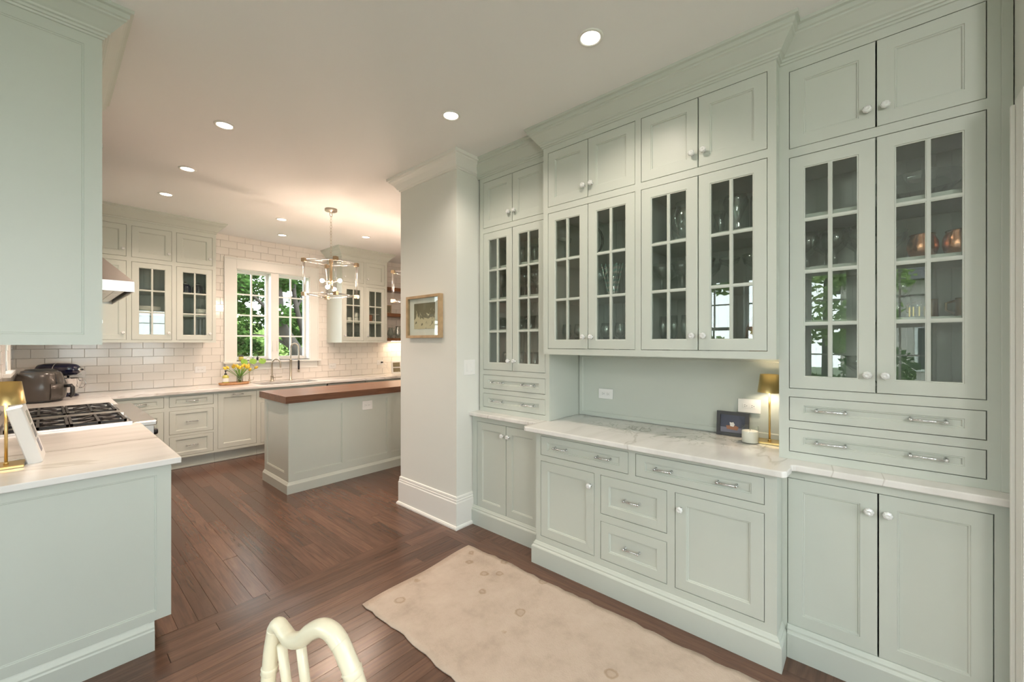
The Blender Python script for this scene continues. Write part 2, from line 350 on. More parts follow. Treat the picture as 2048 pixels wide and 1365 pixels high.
def obj(name, mb, parent=None, mat_=None, loc=None, rot=None, bevel=0.0):
    me = mb if isinstance(mb, bpy.types.Mesh) else mb.data(name)
    if mat_ is not None and not me.materials: me.materials.append(mat_)
    o = bpy.data.objects.new(name, me); C.objects.link(o)
    if parent is not None: o.parent = parent
    if loc is not None: o.location = loc
    if rot is not None: o.rotation_euler = rot
    if bevel:
        b = o.modifiers.new('bevel', 'BEVEL'); b.width = bevel; b.segments = 2; b.limit_method = 'ANGLE'; b.angle_limit = R(40)
    return o
LABELS = set()
def tag(o, label, cat, group=None, kind=None):
    o['label'] = label; o['category'] = cat
    if group: o['group'] = group
    if kind: o['kind'] = kind
    return o
def thing(name, label, cat, loc=(0, 0, 0), rotz=0.0, group=None, kind=None):
    o = bpy.data.objects.new(name, None); C.objects.link(o); o.empty_display_size = 0.05
    o.location = loc; o.rotation_euler = (0, 0, rotz)
    return tag(o, label, cat, group, kind)
def struct(name, mb, label, cat, mat_=None, parent=None, bevel=0.0):
    o = obj(name, mb, parent, mat_, bevel=bevel)
    if parent is None: tag(o, label, cat, None, 'structure')
    return o
# ------------------------------------------------------------------ the room shell
CZ = 3.0
YB = 6.78      # back wall of the kitchen
XL = -0.232    # kitchen left wall
def wall_with_holes(mb, axis, c0, c1, a0, a1, z0, z1, holes):
    """axis 'y': wall spans x a0..a1 with thickness y c0..c1; holes (a,b,z,z)"""
    xs = sorted({a0, a1, *[h[0] for h in holes], *[h[1] for h in holes]}); zs = sorted({z0, z1, *[h[2] for h in holes], *[h[3] for h in holes]})
    for i in range(len(xs) - 1):
        for j in range(len(zs) - 1):
            cx, cz = (xs[i] + xs[i + 1]) / 2, (zs[j] + zs[j + 1]) / 2
            if any(h[0] < cx < h[1] and h[2] < cz < h[3] for h in holes): continue
            if axis == 'y': mb.box(xs[i], c0, zs[j], xs[i + 1], c1, zs[j + 1])
            else: mb.box(c0, xs[i], zs[j], c1, xs[i + 1], zs[j + 1])
    return mb
WX0, WX1, WZ0, WZ1 = 1.79, 2.80, 1.225, 2.545     # kitchen window opening
wall_back = struct('wall_back', wall_with_holes(MB().mat(GROUT), 'y', YB, YB + 0.22, XL - 0.2, 6.2, 0, CZ, [(WX0, WX1, WZ0, WZ1)]), 'white subway tiled kitchen wall around the double window', 'wall')
wall_left = struct('wall_left', wall_with_holes(MB().mat(GROUT), 'x', XL - 0.2, XL, 2.64, YB, 0, CZ, [(5.30, 6.02, 1.235, 2.4)]), 'left kitchen wall behind the range', 'wall')
west_holes = [(-1.7, -0.9, .95, 2.45), (-0.55, 0.0, .95, 2.45), (0.19, 0.65, .95, 2.45), (0.85, 1.38, .95, 2.45), (1.50, 2.1, .95, 2.45)]
struct('wall_west', wall_with_holes(MB().mat(WALL), 'x', -2.2, -2.0, -3.2, 2.84, 0, CZ, west_holes), 'breakfast room wall with a row of windows', 'wall')
south_holes = [(-1.5, -0.5, .9, 2.45), (0.2, 1.2, .9, 2.45), (1.5, 2.5, .9, 2.45)]  # unseen windows added behind the camera to let in fill light
struct('wall_south', wall_with_holes(MB().mat(WALL), 'y', -3.2, -3.0, -2.0, 4.2, 0, CZ, south_holes), 'breakfast room end wall with three windows added for fill light', 'wall')
struct('wall_nook', MB().mat(WALL).box(-2.0, 2.62, 0, XL - 0.001, 2.84, CZ), 'short wall at the end of the peninsula', 'wall')
struct('wall_right', MB().mat(WALL).box(2.82, -0.41, 0, 3.0, 3.10, CZ), 'wall behind the green built-in hutch', 'wall')
struct('wall_kitchen_front', MB().mat(WALL).box(3.0, 3.10, 0, 6.2, 3.27, CZ), 'kitchen wall beyond the white pier', 'wall')
struct('wall_east', MB().mat(WALL).box(6.0, 3.27, 0, 6.2, YB, CZ), 'far right kitchen wall', 'wall')
struct('wall_pier', MB().mat(WALL).box(2.17, 2.49, 0, 3.0, 3.27, CZ), 'white wall pier between kitchen and hutch', 'wall')
struct('wall_stub', MB().mat(WALL).box(2.20, -0.62, 0, 4.2, -0.41, CZ), 'white wall end at the right edge of the hutch', 'wall')
struct('wall_far_south', MB().mat(WALL).box(4.0, -3.0, 0, 4.2, -0.62, CZ), 'side wall of the breakfast room', 'wall')
struct('ceiling', MB().mat(CEIL).box(-2.3, -3.3, CZ, 6.3, YB + 0.3, CZ + 0.15), 'flat white ceiling with recessed downlights', 'ceiling')

# floor: base with real planks, running away in the kitchen and across in the breakfast room
floor = struct('floor', MB().mat(ROOMF).box(-2.2, -3.2, -0.05, 6.2, YB, -0.012), 'dark stained oak plank floor', 'floor')
PLK = {}
far_mb = MB().mat(PLANK)
prnd = random.Random(3)
def plank(cx, cy, L_, W_, along):
    key = round(L_, 2)
    L_ = key
    dz = prnd.uniform(-0.0006, 0.0)
    k = (key, round(W_, 4))
    if k not in PLK:
        PLK[k] = MB().mat(PLANK).cbox(-L_ / 2 + .0004, -W_ / 2 + .0003, -0.012, L_ / 2 - .0004, W_ / 2 - .0003, 0, 0.0008).data('plank')
    o = obj('plank', PLK[k], floor, loc=(cx, cy, dz), rot=(0, 0, R(90) if along == 'y' else 0))
    return o
def far_plank(x0, y0, x1, y1): far_mb.box(x0 + .0006, y0 + .0005, -0.012, x1 - .0006, y1 - .0005, 0)
PW = 0.086
n_pl = 0
def run(a0, a1, rnd, lo=0.85, hi=1.9):
    cuts = [a0 - rnd.uniform(0, 0.8)]
    while cuts[-1] < a1: cuts.append(cuts[-1] + rnd.uniform(lo, hi))
    c = [max(a0, cuts[0])] + [q for q in cuts[1:-1] if a0 + .2 < q < a1 - .2] + [a1]
    return [(c[i], c[i + 1]) for i in range(len(c) - 1)]
# kitchen boards (along y)
x = -0.232
while x < 6.0:
    vis = 0.25 < x < 4.3
    for (a, b_) in run(2.705, 6.78, prnd):
        hidden = (x > 1.70 and a > 4.45 and b_ < 4.95) or (x > 2.25 and b_ < 3.2) or a > 6.25
        if vis and not hidden and n_pl < 165: plank(x + PW / 2, (a + b_) / 2, b_ - a, PW, 'y'); n_pl += 1
        else: far_plank(x, a, x + PW, b_)
    x += PW
for k in range(2):   # header boards across the opening
    y = 2.533 + k * PW
    for (a, b_) in run(-0.2, 2.17, prnd, 1.1, 1.6): plank((a + b_) / 2, y + PW / 2, b_ - a, PW, 'x'); n_pl += 1
y = 2.533 - PW
while y > -3.0:      # breakfast room boards (along x)
    for (a, b_) in run(-2.0, 2.045, prnd):
        if b_ > 0.2 and y > 0.15: plank((a + b_) / 2, y + PW / 2, b_ - a, PW, 'x'); n_pl += 1
        else: far_plank(a, y, b_, y + PW)
    y -= PW
for k in range(2):   # border boards in front of the hutch
    xx = 2.045 + k * PW
    for (a, b_) in run(-3.0, 2.533, prnd, 1.2, 2.0): plank(xx + PW / 2, (a + b_) / 2, b_ - a, PW, 'y')
far_mb.box(2.217, -3.0, -0.012, 4.0, 2.53, 0)
fo = obj('planks_beyond', far_mb, floor); fo['kind'] = 'stuff'

# back wall tiles: 20 x 10 cm glazed, running bond, each a tile
TW, TH, TT, G = 0.2, 0.1, 0.008, 0.0022
TM = {}
def tile(parent, a0, a1, z0, z1, axis='y', pos=YB, cap=[0]):
    w_, h_ = round(a1 - a0 - G, 4), round(z1 - z0 - G, 4)
    if w_ < 0.012 or h_ < 0.012: return
    k = (w_, h_)
    if k not in TM:
        c = 0.0022
        mb = MB().mat(TILE); x0_, x1_, q0, q1 = -w_ / 2, w_ / 2, -h_ / 2, h_ / 2
        mb.rings(x0_, q0, x1_, q1, [(0, 0, 0), (0, 0, -TT + c), (c, c, -TT)], True)
        TM[k] = mb.data('tile')
    rs = prnd
    rot = (R(rs.uniform(-.35, .35)), 0, R(rs.uniform(-.35, .35)) + (R(90) if axis == 'x' else 0))
    loc = ((a0 + a1) / 2, pos - 0.0005, (z0 + z1) / 2) if axis == 'y' else (pos + 0.0005, (a0 + a1) / 2, (z0 + z1) / 2)
    return obj('tile', TM[k], parent, loc=loc, rot=rot)
def tile_cells(a0, a1, z0, z1, rows_from=0, off=0.0):
    out = []; r = rows_from; z = 0.92 + r * TH
    while z < z1 - 1e-6:
        x = a0 - ((r % 2) * TW / 2 + off) % TW
        while x < a1:
            q0, q1, y0_, y1_ = max(x, a0), min(x + TW, a1), max(z, z0), min(z + TH, z1)
            if q1 > q0: out.append((q0, q1, y0_, y1_))
            x += TW
        z += TH; r += 1
    return out
BLOCK = [(1.645, 2.933, 1.13, 2.689)]
HID = [(-0.3, 1.36, 1.56, 3.1), (3.14, 3.83, 1.56, 3.1)]
n_t = 0; rest = MB().mat(TILE)
for (a, b_, z0, z1) in tile_cells(XL, 5.0, 0.92, CZ, 0, 0.07):
    pcs = [(a, b_, z0, z1)]
    for (p, q, r0, r1) in BLOCK:
        nx = []
        for (u0, u1, v0, v1) in pcs:
            if u1 <= p or u0 >= q or v1 <= r0 or v0 >= r1: nx.append((u0, u1, v0, v1)); continue
            if u0 < p: nx.append((u0, p, v0, v1))
            if u1 > q: nx.append((q, u1, v0, v1))
            if v0 < r0: nx.append((max(u0, p), min(u1, q), v0, r0))
            if v1 > r1: nx.append((max(u0, p), min(u1, q), r1, v1))
        pcs = nx
    for (u0, u1, v0, v1) in pcs:
        if any(u0 >= h[0] and u1 <= h[1] and v0 >= h[2] and v1 <= h[3] for h in HID): continue
        if u0 < 4.75 and n_t < 298:
            if tile(wall_back, u0, u1, v0, v1): n_t += 1
        else: rest.box(u0 + G / 2, YB - TT, v0 + G / 2, u1 - G / 2, YB, v1 - G / 2)
if rest.v: ro = obj('tiles_beyond', rest, wall_back); ro['kind'] = 'stuff'
for (a, b_, z0, z1) in tile_cells(4.9, YB - 0.01, 0.92, 1.56, 0, 0.03):
    if z0 >= 1.2 and 5.2 < a and b_ < 6.05: continue
    tile(wall_left, max(a, 4.9), (5.25 if (z0 >= 1.2 and a < 5.25 < b_) else b_), z0, z1, 'x', XL)

lt = MB().mat(TILE)
for (a, b_, z0, z1) in tile_cells(2.65, 4.9, 0.92, 2.0, 0, 0.03): lt.box(XL, a + G / 2, z0 + G / 2, XL + TT, b_ - G / 2, z1 - G / 2)
lo_ = obj('tiles_behind_range', lt, wall_left); lo_['kind'] = 'stuff'
# ------------------------------------------------------------------ windows
def sash(t, x0, z0, x1, z1, cols, rows, y=0.0, st=0.045, mt=WHITE, bot=None, pane_name='pane', mw=0.02):
    """a glazed sash facing -y in t's frame; frame, muntins and each pane are sub-parts of the sash"""
    bot = bot or st
    fr = MB().mat(mt); d = 0.04
    fr.box(x0, y, z0, x0 + st, y + d, z1); fr.box(x1 - st, y, z0, x1, y + d, z1); fr.box(x0 + st, y, z0, x1 - st, y + d, z0 + bot); fr.box(x0 + st, y, z1 - st, x1 - st, y + d, z1)
    s_ = obj('sash', fr, t)
    gx0, gx1, gz0, gz1 = x0 + st, x1 - st, z0 + bot, z1 - st
    mu = MB().mat(mt)
    for i in range(1, cols):
        xx = gx0 + (gx1 - gx0) * i / cols; mu.box(xx - mw / 2, y + .006, gz0, xx + mw / 2, y + d - .006, gz1)
    for j in range(1, rows):
        zz = gz0 + (gz1 - gz0) * j / rows
        mu.box(gx0, y + .0065, zz - mw / 2, gx1, y + d - .0065, zz + mw / 2)
    if mu.v: obj('muntins', mu, s_)
    key = ('pane', round(gx1 - gx0, 3), round(gz1 - gz0, 3), cols, rows)
    pw_, ph_ = (gx1 - gx0) / cols, (gz1 - gz0) / rows
    if key not in TM: TM[key] = MB().mat(PANE).box(-pw_ / 2, -.002, -ph_ / 2, pw_ / 2, .002, ph_ / 2).data('pane')
    for i in range(cols):
        for j in range(rows): obj('pane', TM[key], s_, loc=(gx0 + pw_ * (i + .5), y + d / 2, gz0 + ph_ * (j + .5)))
    return s_
win = thing('window_1', 'white double casement window over the kitchen sink', 'window', (0, YB, 0), kind='structure')
cs = MB().mat(WHITE)      # casing, jambs, mullion, stool and apron
cx0, cx1, ctop = 1.645, 2.933, 2.689
cs.box(cx0, -.022, WZ0, WX0, .0, ctop); cs.box(WX1, -.022, WZ0, cx1, 0, ctop); cs.box(WX0, -.022, WZ1, WX1, 0, ctop)
cs.box(cx0 - .006, -.030, ctop - .012, cx1 + .006, 0, ctop + .008)
cs.box(cx0 - .004, -.028, WZ0, cx0 + .012, -.0221, ctop - .012); cs.box(cx1 - .012, -.028, WZ0, cx1 + .004, -.0221, ctop - .012)
obj('casing', cs, win, bevel=.002)
jm = MB().mat(WHITE); jm.box(WX0, 0, WZ0, WX0 + .012, .2, WZ1); jm.box(WX1 - .012, 0, WZ0, WX1, .2, WZ1); jm.box(WX0, 0, WZ1 - .012, WX1, .2, WZ1); jm.box(WX0, 0, WZ0, WX1, .2, WZ0 + .012)
obj('jamb', jm, win)
obj('mullion', MB().mat(WHITE).box(2.235, -.012, WZ0 + .012, 2.345, .16, WZ1 - .012), win, bevel=.004)
obj('window_sill', MB().mat(WHITE).box(1.622, -.075, 1.198, 2.956, 0.0, 1.225).box(WX0, 0, 1.2, WX1, .12, 1.237), win, bevel=.003)
obj('apron', MB().mat(WHITE).box(1.66, -.02, 1.095, 2.918, 0, 1.198), win, bevel=.003)
sash(win, WX0 + .012, WZ0 + .012, 2.235, WZ1 - .012, 2, 4, .12, .032, bot=.05)
sash(win, 2.345, WZ0 + .012, WX1 - .012, WZ1 - .012, 2, 4, .12, .032, bot=.05)
for lx in (2.262, 2.322):
    obj('casement_latch', MB().mat(WHITE).cbox(lx - .006, -.028, 1.36, lx + .006, -.012, 1.52, .002), win)
def dh_window(name, label, loc, rotz, w_, z0, z1):
    t = thing(name, label, 'window', loc, rotz, kind='structure')
    c = MB().mat(WHITE); k = 0.1
    c.box(-w_ / 2 - k * .6, -.02, z0 - .02, -w_ / 2, 0, z1 + k); c.box(w_ / 2, -.02, z0 - .02, w_ / 2 + k * .6, 0, z1 + k); c.box(-w_ / 2, -.02, z1, w_ / 2, 0, z1 + k); c.box(-w_ / 2 - k * .7, -.05, z0 - .03, w_ / 2 + k * .7, 0.1, z0)
    obj('casing', c, t)
    zm = z0 + (z1 - z0) * .5
    sash(t, -w_ / 2, zm - .02, w_ / 2, z1, 2, 2, .09, .045)
    sash(t, -w_ / 2, z0, w_ / 2, zm + .02, 2, 2, .045, .045)
    return t
for i, h in enumerate(west_holes):
    dh_window('window_%d' % (i + 2), 'white double-hung breakfast room window, number %d along its row' % (i + 1), (-2.0, (h[0] + h[1]) / 2, 0), R(90), h[1] - h[0], h[2], h[3])
    portal((-1.93, (h[0] + h[1]) / 2, 1.7), (0, R(-90), 0), 1.5, h[1] - h[0])
for i, h in enumerate(south_holes):
    dh_window('window_%d' % (i + 7), 'unseen white double-hung window added for fill light in the end wall, number %d of three' % (i + 1), ((h[0] + h[1]) / 2, -3.0, 0), R(180), h[1] - h[0], h[2], h[3])
    portal(((h[0] + h[1]) / 2, -2.93, 1.7), (R(90), 0, 0), h[1] - h[0], 1.5)
portal(((WX0 + WX1) / 2, YB - .04, (WZ0 + WZ1) / 2), (R(-90), 0, 0), 1.0, 1.3)
lw = thing('window_10', 'small white window in the left kitchen wall above the counter', 'window', (XL, 5.66, 0), R(90), kind='structure')
obj('casing', MB().mat(WHITE).box(-.41, -.02, 1.235, -.36, 0, 2.45).box(.36, -.02, 1.235, .41, 0, 2.45).box(-.36, -.02, 2.4, .36, 0, 2.45), lw)
obj('window_sill', MB().mat(WHITE).box(-.43, -.05, 1.205, .43, .18, 1.235), lw, bevel=.003)
sash(lw, -.36, 1.235, .36, 2.4, 3, 4, .12, .04)
dr = thing('door_1', 'white cased opening at the right edge of the hutch', 'door', (2.20, -0.41, 0), R(180), kind='structure')
obj('casing', MB().mat(WHITE).box(-.09, -.02, 0, 0.0, 0.0, 2.36).box(-.09, -.032, 0, -.075, -.02, 2.34).box(0.0, -.02, 0, .02, .23, 2.36), dr, bevel=.003)

# ------------------------------------------------------------------ baseboards and crown on the white pier
BPROF = [(0, 0), (.030, 0), (.030, .012), (.024, .024), (.016, .027), (.016, .205), (.012, .212), (.012, .226), (.007, .232), (.010, .240), (.008, .252), (0, .256)]
struct('baseboard_pier', MB().mat(WHITE).sweep([(2.36, 2.49), (2.17, 2.49), (2.17, 3.27), (5.9, 3.27)][::-1], BPROF, 1), 'tall white baseboard with shoe moulding around the white pier', 'baseboard', bevel=0)
CPROF = [(0, 2.885), (.010, 2.887), (.013, 2.898), (.022, 2.902), (.030, 2.915), (.046, 2.938), (.066, 2.955), (.076, 2.962), (.080, 2.972), (.092, 2.976), (.094, 3.0), (0, 3.0)]
struct('trim_1', MB().mat(WHITE).sweep([(2.41, 2.49), (2.17, 2.49), (2.17, 3.27), (6.0, 3.27)][::-1], CPROF, 1), 'white crown moulding around the top of the white pier', 'crown moulding')
struct('baseboard_nook', MB().mat(WHITE).sweep([(-2.0, 2.62), (XL, 2.62)], BPROF, 1), 'white baseboard on the short nook wall', 'baseboard')
struct('baseboard_west', MB().mat(WHITE).sweep([(-2.0, -3.0), (-2.0, 2.62)], BPROF, 1), 'white baseboard under the breakfast room windows', 'baseboard')
# ------------------------------------------------------------------ cabinet kit (fronts face -y in the cabinet's own frame)
KM = {}
def knob_mesh():
    if 'knob' not in KM:
        m = MB(); m.mat(CHROME).lathe([(.010, 0), (.010, .003), (.005, .005), (.005, .012)], 10, 'y')
        m.mat(KNOBG).lathe([(.006, .011), (.011, .013), (.0165, .019), (.0175, .024), (.014, .030), (.008, .032), (.0001, .030)], 8, 'y', smooth=False)
        KM['knob'] = m.data('knob')
    return KM['knob']
def pull_mesh(L_=0.105):
    k = ('pull', L_)
    if k not in KM:
        m = MB().mat(CHROME); h = L_ / 2
        for s in (-1, 1):
            m.lathe([(.0085, 0), (.0085, .003), (.005, .006), (.0045, .024), (.007, .026), (.007, .034), (.003, .036)], 8, 'y', (s * h, 0, 0))
        m.tube([(-h, -.030, 0), (h, -.030, 0)], .0048, 8)
        KM[k] = m.data('pull')
    return KM[k]
FW = 0.056
T_ = 0.021
SOLID = [(0, 0, T_), (0, 0, 0.0015), (.0015, .0015, 0), (FW, FW, 0), (FW + .002, FW + .002, .0035), (FW + .007, FW + .007, .0035), (FW + .010, FW + .010, .009)]
def panel_prof(fx, fz): return [(0, 0, T_), (0, 0, 0.0015), (.0015, .0015, 0), (fx, fz, 0), (fx + .002, fz + .002, .0035), (fx + .006, fz + .006, .0035), (fx + .009, fz + .009, .009)]
def glass_prof(fx): return [(0, 0, T_), (0, 0, 0.0015), (.0015, .0015, 0), (fx, fx, 0), (fx + .002, fx + .002, .003), (fx + .006, fx + .006, .003), (fx + .006, fx + .006, T_)]
GAP = 0.0026
def door(t, x0, z0, x1, z1, side='R', at='bottom', glass=None, fw=FW, mt=SAGE, knob=True, name='door'):
    g = GAP; x0 += g; x1 -= g; z0 += g; z1 -= g
    if glass:
        d = obj(name, MB().mat(mt).rings(x0, z0, x1, z1, glass_prof(fw), False), t)
        gx0, gx1, gz0, gz1 = x0 + fw + .006, x1 - fw - .006, z0 + fw + .006, z1 - fw - .006
        c, r = glass; mu = MB().mat(mt); mw = .017
        for i in range(1, c): xx = gx0 + (gx1 - gx0) * i / c; mu.box(xx - mw / 2, .003, gz0, xx + mw / 2, .017, gz1); mu.box(xx - mw / 4, .0, gz0, xx + mw / 4, .003, gz1)
        for j in range(1, r): zz = gz0 + (gz1 - gz0) * j / r; mu.box(gx0, .0035, zz - mw / 2, gx1, .0165, zz + mw / 2); mu.box(gx0, .0005, zz - mw / 4, gx1, .0035, zz + mw / 4)
        obj('muntins', mu, d)
        pw_, ph_ = (gx1 - gx0) / c, (gz1 - gz0) / r; key = ('gp', round(pw_, 3), round(ph_, 3))
        if key not in KM: KM[key] = MB().mat(CGLASS).box(-pw_ / 2, -.0012, -ph_ / 2, pw_ / 2, .0012, ph_ / 2).data('pane')
        for i in range(c):
            for j in range(r): obj('pane', KM[key], d, loc=(gx0 + pw_ * (i + .5), .011, gz0 + ph_ * (j + .5)))
    else:
        d = obj(name, MB().mat(mt).rings(x0, z0, x1, z1, panel_prof(fw, fw), True), t)
    if knob:
        kx = x1 - .027 if side == 'R' else x0 + .027
        kz = z0 + .078 if at == 'bottom' else z1 - .078
        obj('knob', knob_mesh(), d, loc=(kx, 0, kz))
    return d
def drawer(t, x0, z0, x1, z1, pulls=1, L_=0.105, fx=FW, fz=.036, mt=SAGE, spread=.25):
    g = GAP; x0 += g; x1 -= g; z0 += g; z1 -= g
    d = obj('drawer', MB().mat(mt).rings(x0, z0, x1, z1, panel_prof(fx, fz), True), t)
    w_ = x1 - x0; zc = (z0 + z1) / 2
    xs = [(x0 + x1) / 2] if pulls == 1 else [x0 + w_ * spread, x1 - w_ * spread]
    for xx in xs: obj('pull', pull_mesh(L_), d, loc=(xx, .009, zc))
    return d
def face_frame(t, x0, x1, z0, z1, openings, mt=SAGE, th=.021, name='face_frame'):
    """openings: outer rects (x0,z0,x1,z1) cut through the frame"""
    xs = sorted({x0, x1, *[o[0] for o in openings], *[o[2] for o in openings]}); zs = sorted({z0, z1, *[o[1] for o in openings], *[o[3] for o in openings]})
    m = MB().mat(mt)
    # merge cells per row to keep it cheap
    for j in range(len(zs) - 1):
        run_ = None
        for i in range(len(xs) - 1):
            cx, cz = (xs[i] + xs[i + 1]) / 2, (zs[j] + zs[j + 1]) / 2
            hole = any(o[0] < cx < o[2] and o[1] < cz < o[3] for o in openings)
            if not hole: run_ = [xs[i] if run_ is None else run_[0], xs[i + 1]]
            if (hole or i == len(xs) - 2) and run_: m.box(run_[0], 0, zs[j], run_[1], th, zs[j + 1]); run_ = None
    return obj(name, m, t)
def carcass(t, x0, x1, z0, z1, depth, mt=SAGE, shelves=(), glass_z=None, beads=None, dark_front=True, name='carcass'):
    m = MB().mat(mt); e = .018; y0 = .0215
    m.box(x0, y0, z0, x0 + e, depth, z1); m.box(x1 - e, y0, z0, x1, depth, z1)
    m.box(x0 + e, y0, z0, x1 - e, depth, z0 + e); m.box(x0 + e, y0, z1 - e, x1 - e, depth, z1); m.box(x0 + e, depth - e, z0 + e, x1 - e, depth, z1 - e)
    return obj(name, m, t)
def shelf(t, x0, x1, z, y0, y1, mt=SAGE): return obj('shelf', MB().mat(mt).box(x0, y0, z - .018, x1, y1, z), t)
def beadboard(t, x0, x1, z0, z1, y, mt=SAGE):
    m = MB().mat(mt); n = max(1, round((x1 - x0) / .05)); w_ = (x1 - x0) / n
    for i in range(n): m.box(x0 + i * w_ + .0015, y - .004, z0, x0 + (i + 1) * w_ - .0015, y, z1)
    return obj('back_board', m, t)
CABC = [(0, 2.862), (.006, 2.864), (.008, 2.872), (.014, 2.874), (.016, 2.884), (.024, 2.888), (.026, 2.896), (.034, 2.904), (.050, 2.924), (.066, 2.944), (.074, 2.950), (.075, 2.958), (.083, 2.962), (.085, 2.982), (.097, 2.986), (.098, 3.0), (0, 3.0)]
BM = [(0, 0), (.022, 0), (.022, .112), (.019, .118), (.013, .124), (.013, .132), (.008, .140), (.004, .148), (0, .150)]
def crown(t, path, side=1, prof=CABC, mt=SAGE): return obj('crown', MB().mat(mt).sweep(path, prof, side), t)
def basemould(t, path, side=1, prof=BM, mt=SAGE): return obj('base_moulding', MB().mat(mt).sweep(path, prof, side), t)

HR = R(-90)   # hutch faces -x
UZ = (2.44, 2.822); LZ = (1.266, 2.398)
def tower(label, y_left, mirror_fill, w_, filler, group):
    t = thing('hutch_tower', label, 'cabinet', (2.41, y_left, 0), HR, group)
    xa, xm, xb = (.041, .361, .683)
    ops = [(xa, UZ[0], xb, UZ[1]), (xa, LZ[0], xb, LZ[1]), (xa, 1.109, xb, 1.226), (xa, .957, xb, 1.073)]
    face_frame(t, 0, w_, .92, 2.99, ops)
    D = 2.82 - 2.41
    for (z0, z1) in ((.921, 1.25), (2.41, 2.95)):
        carcass(t, 0, w_, z0, z1, D, name='box_carcass')
    carcass(t, 0, w_, 1.25, 2.41, D, name='display_carcass')
    for z in (1.60, 1.86, 2.118): shelf(t, .018, w_ - .018, z, .04, D - .018)
    beadboard(t, .018, w_ - .018, 1.268, 2.392, D - .018)
    door(t, xa, UZ[0], xm, UZ[1], 'R', 'bottom'); door(t, xm, UZ[0], xb, UZ[1], 'L', 'bottom')
    door(t, xa, LZ[0], xm, LZ[1], 'R', 'bottom', (2, 4)); door(t, xm, LZ[0], xb, LZ[1], 'L', 'bottom', (2, 4))
    drawer(t, xa, 1.109, xb, 1.226, 2); drawer(t, xa, .957, xb, 1.073, 2)
    if filler: obj('filler_strip', MB().mat(SAGE).box(w_ - .03, -.006, .92, w_, 0, 2.99), t, bevel=.002)
    return t, D
tl, TD = tower('sage green hutch tower beside the white pier, glass doors over two drawers', 2.47, 0, .72, False, None)
crown(tl, [(-.02, 0), (.78, 0)])
tr_, _ = tower('sage green hutch tower at the right end beside the brass lamp niche', .341, 0, .748, True, None)
crown(tr_, [(-.06, 0), (.751, 0)])
# centre upper
cu = thing('hutch_wall_cabinet', 'sage green wall cabinet with four glass doors above the marble niche', 'cabinet', (2.33, 1.745, 0), HR)
cw = 1.404; CD = 2.82 - 2.33
A0, A1, A2 = .040, .361, .686; B0, B1, B2 = .722, 1.044, 1.367
face_frame(cu, 0, cw, 1.408, 2.99, [(A0, UZ[0], A2, UZ[1]), (B0, UZ[0], B2, UZ[1]), (A0, 1.447, A2, 2.398), (B0, 1.447, B2, 2.398)])
carcass(cu, 0, cw, 2.41, 2.95, CD, name='box_carcass')
carcass(cu, 0, .704, 1.408, 2.41, CD, name='display_carcass'); carcass(cu, .704, cw, 1.408, 2.41, CD, name='display_carcass')
for (a, b_) in ((.018, .686), (.722, cw - .018)):
    for z in (1.800, 2.082): shelf(cu, a, b_, z, .04, CD - .018)
    beadboard(cu, a, b_, 1.427, 2.392, CD - .018)
for (a, m_, b_) in ((A0, A1, A2), (B0, B1, B2)):
    door(cu, a, UZ[0], m_, UZ[1], 'R', 'bottom'); door(cu, m_, UZ[0], b_, UZ[1], 'L', 'bottom')
    door(cu, a, 1.447, m_, 2.398, 'R', 'bottom', (2, 3)); door(cu, m_, 1.447, b_, 2.398, 'L', 'bottom', (2, 3))
crown(cu, [(0, .0795), (0, 0), (cw, 0), (cw, .0795)])
nb = MB().mat(SAGE); nb.rings(.002, .925, cw - .002, 1.406, [(0, 0, .014), (0, 0, 0), (.028, .028, 0), (.030, .030, .004), (.034, .034, .006)], True, y0=CD - .016)
obj('niche_back', nb, cu)

# base cabinets of the hutch
def base_pair(label, y_left, w_, xs, path, xface=2.34):
    t = thing('hutch_base_cabinet', label, 'cabinet', (xface, y_left, 0), HR)
    xa, xm, xb = xs
    face_frame(t, 0, w_, .10, .889, [(xa, .147, xb, .847)])
    carcass(t, 0, w_, .02, .888, 2.82 - xface)
    door(t, xa, .147, xm, .847, 'R', 'top'); door(t, xm, .147, xb, .847, 'L', 'top')
    basemould(t, path)
    return t
base_pair('low sage green cabinet with two doors next to the white pier', 2.485, .752, (.053, .374, .695), [(0, 0), (.748, 0)])
rb = base_pair('low sage green cabinet with two doors at the right end of the hutch', .3195, .728, (.0215, .3455, .6695), [(.023, 0), (.725, 0)])
cb_ = thing('hutch_base_cabinet', 'wide middle base cabinet of the hutch, four drawers and two doors', 'cabinet', (2.20, 1.71, 0), HR)
W3 = 1.39
dz = (.735, .864)
face_frame(cb_, 0, W3, .10, .889, [(.040, dz[0], .669, dz[1]), (.711, dz[0], 1.342, dz[1]), (.040, .190, .449, .697), (.490, .463, .890, .696), (.490, .190, .890, .419), (.931, .190, 1.342, .697)])
carcass(cb_, 0, W3, .02, .888, .60)
drawer(cb_, .040, dz[0], .669, dz[1], 2, .085, fx=.052); drawer(cb_, .711, dz[0], 1.342, dz[1], 2, .085, fx=.052)
door(cb_, .040, .190, .449, .697, 'R', 'top'); door(cb_, .931, .190, 1.342, .697, 'L', 'top')
drawer(cb_, .490, .463, .890, .696, 1, .085, fx=.052, fz=.052); drawer(cb_, .490, .190, .890, .419, 1, .085, fx=.052, fz=.052)
basemould(cb_, [(0, .139), (0, 0), (W3, 0), (W3, .139)])

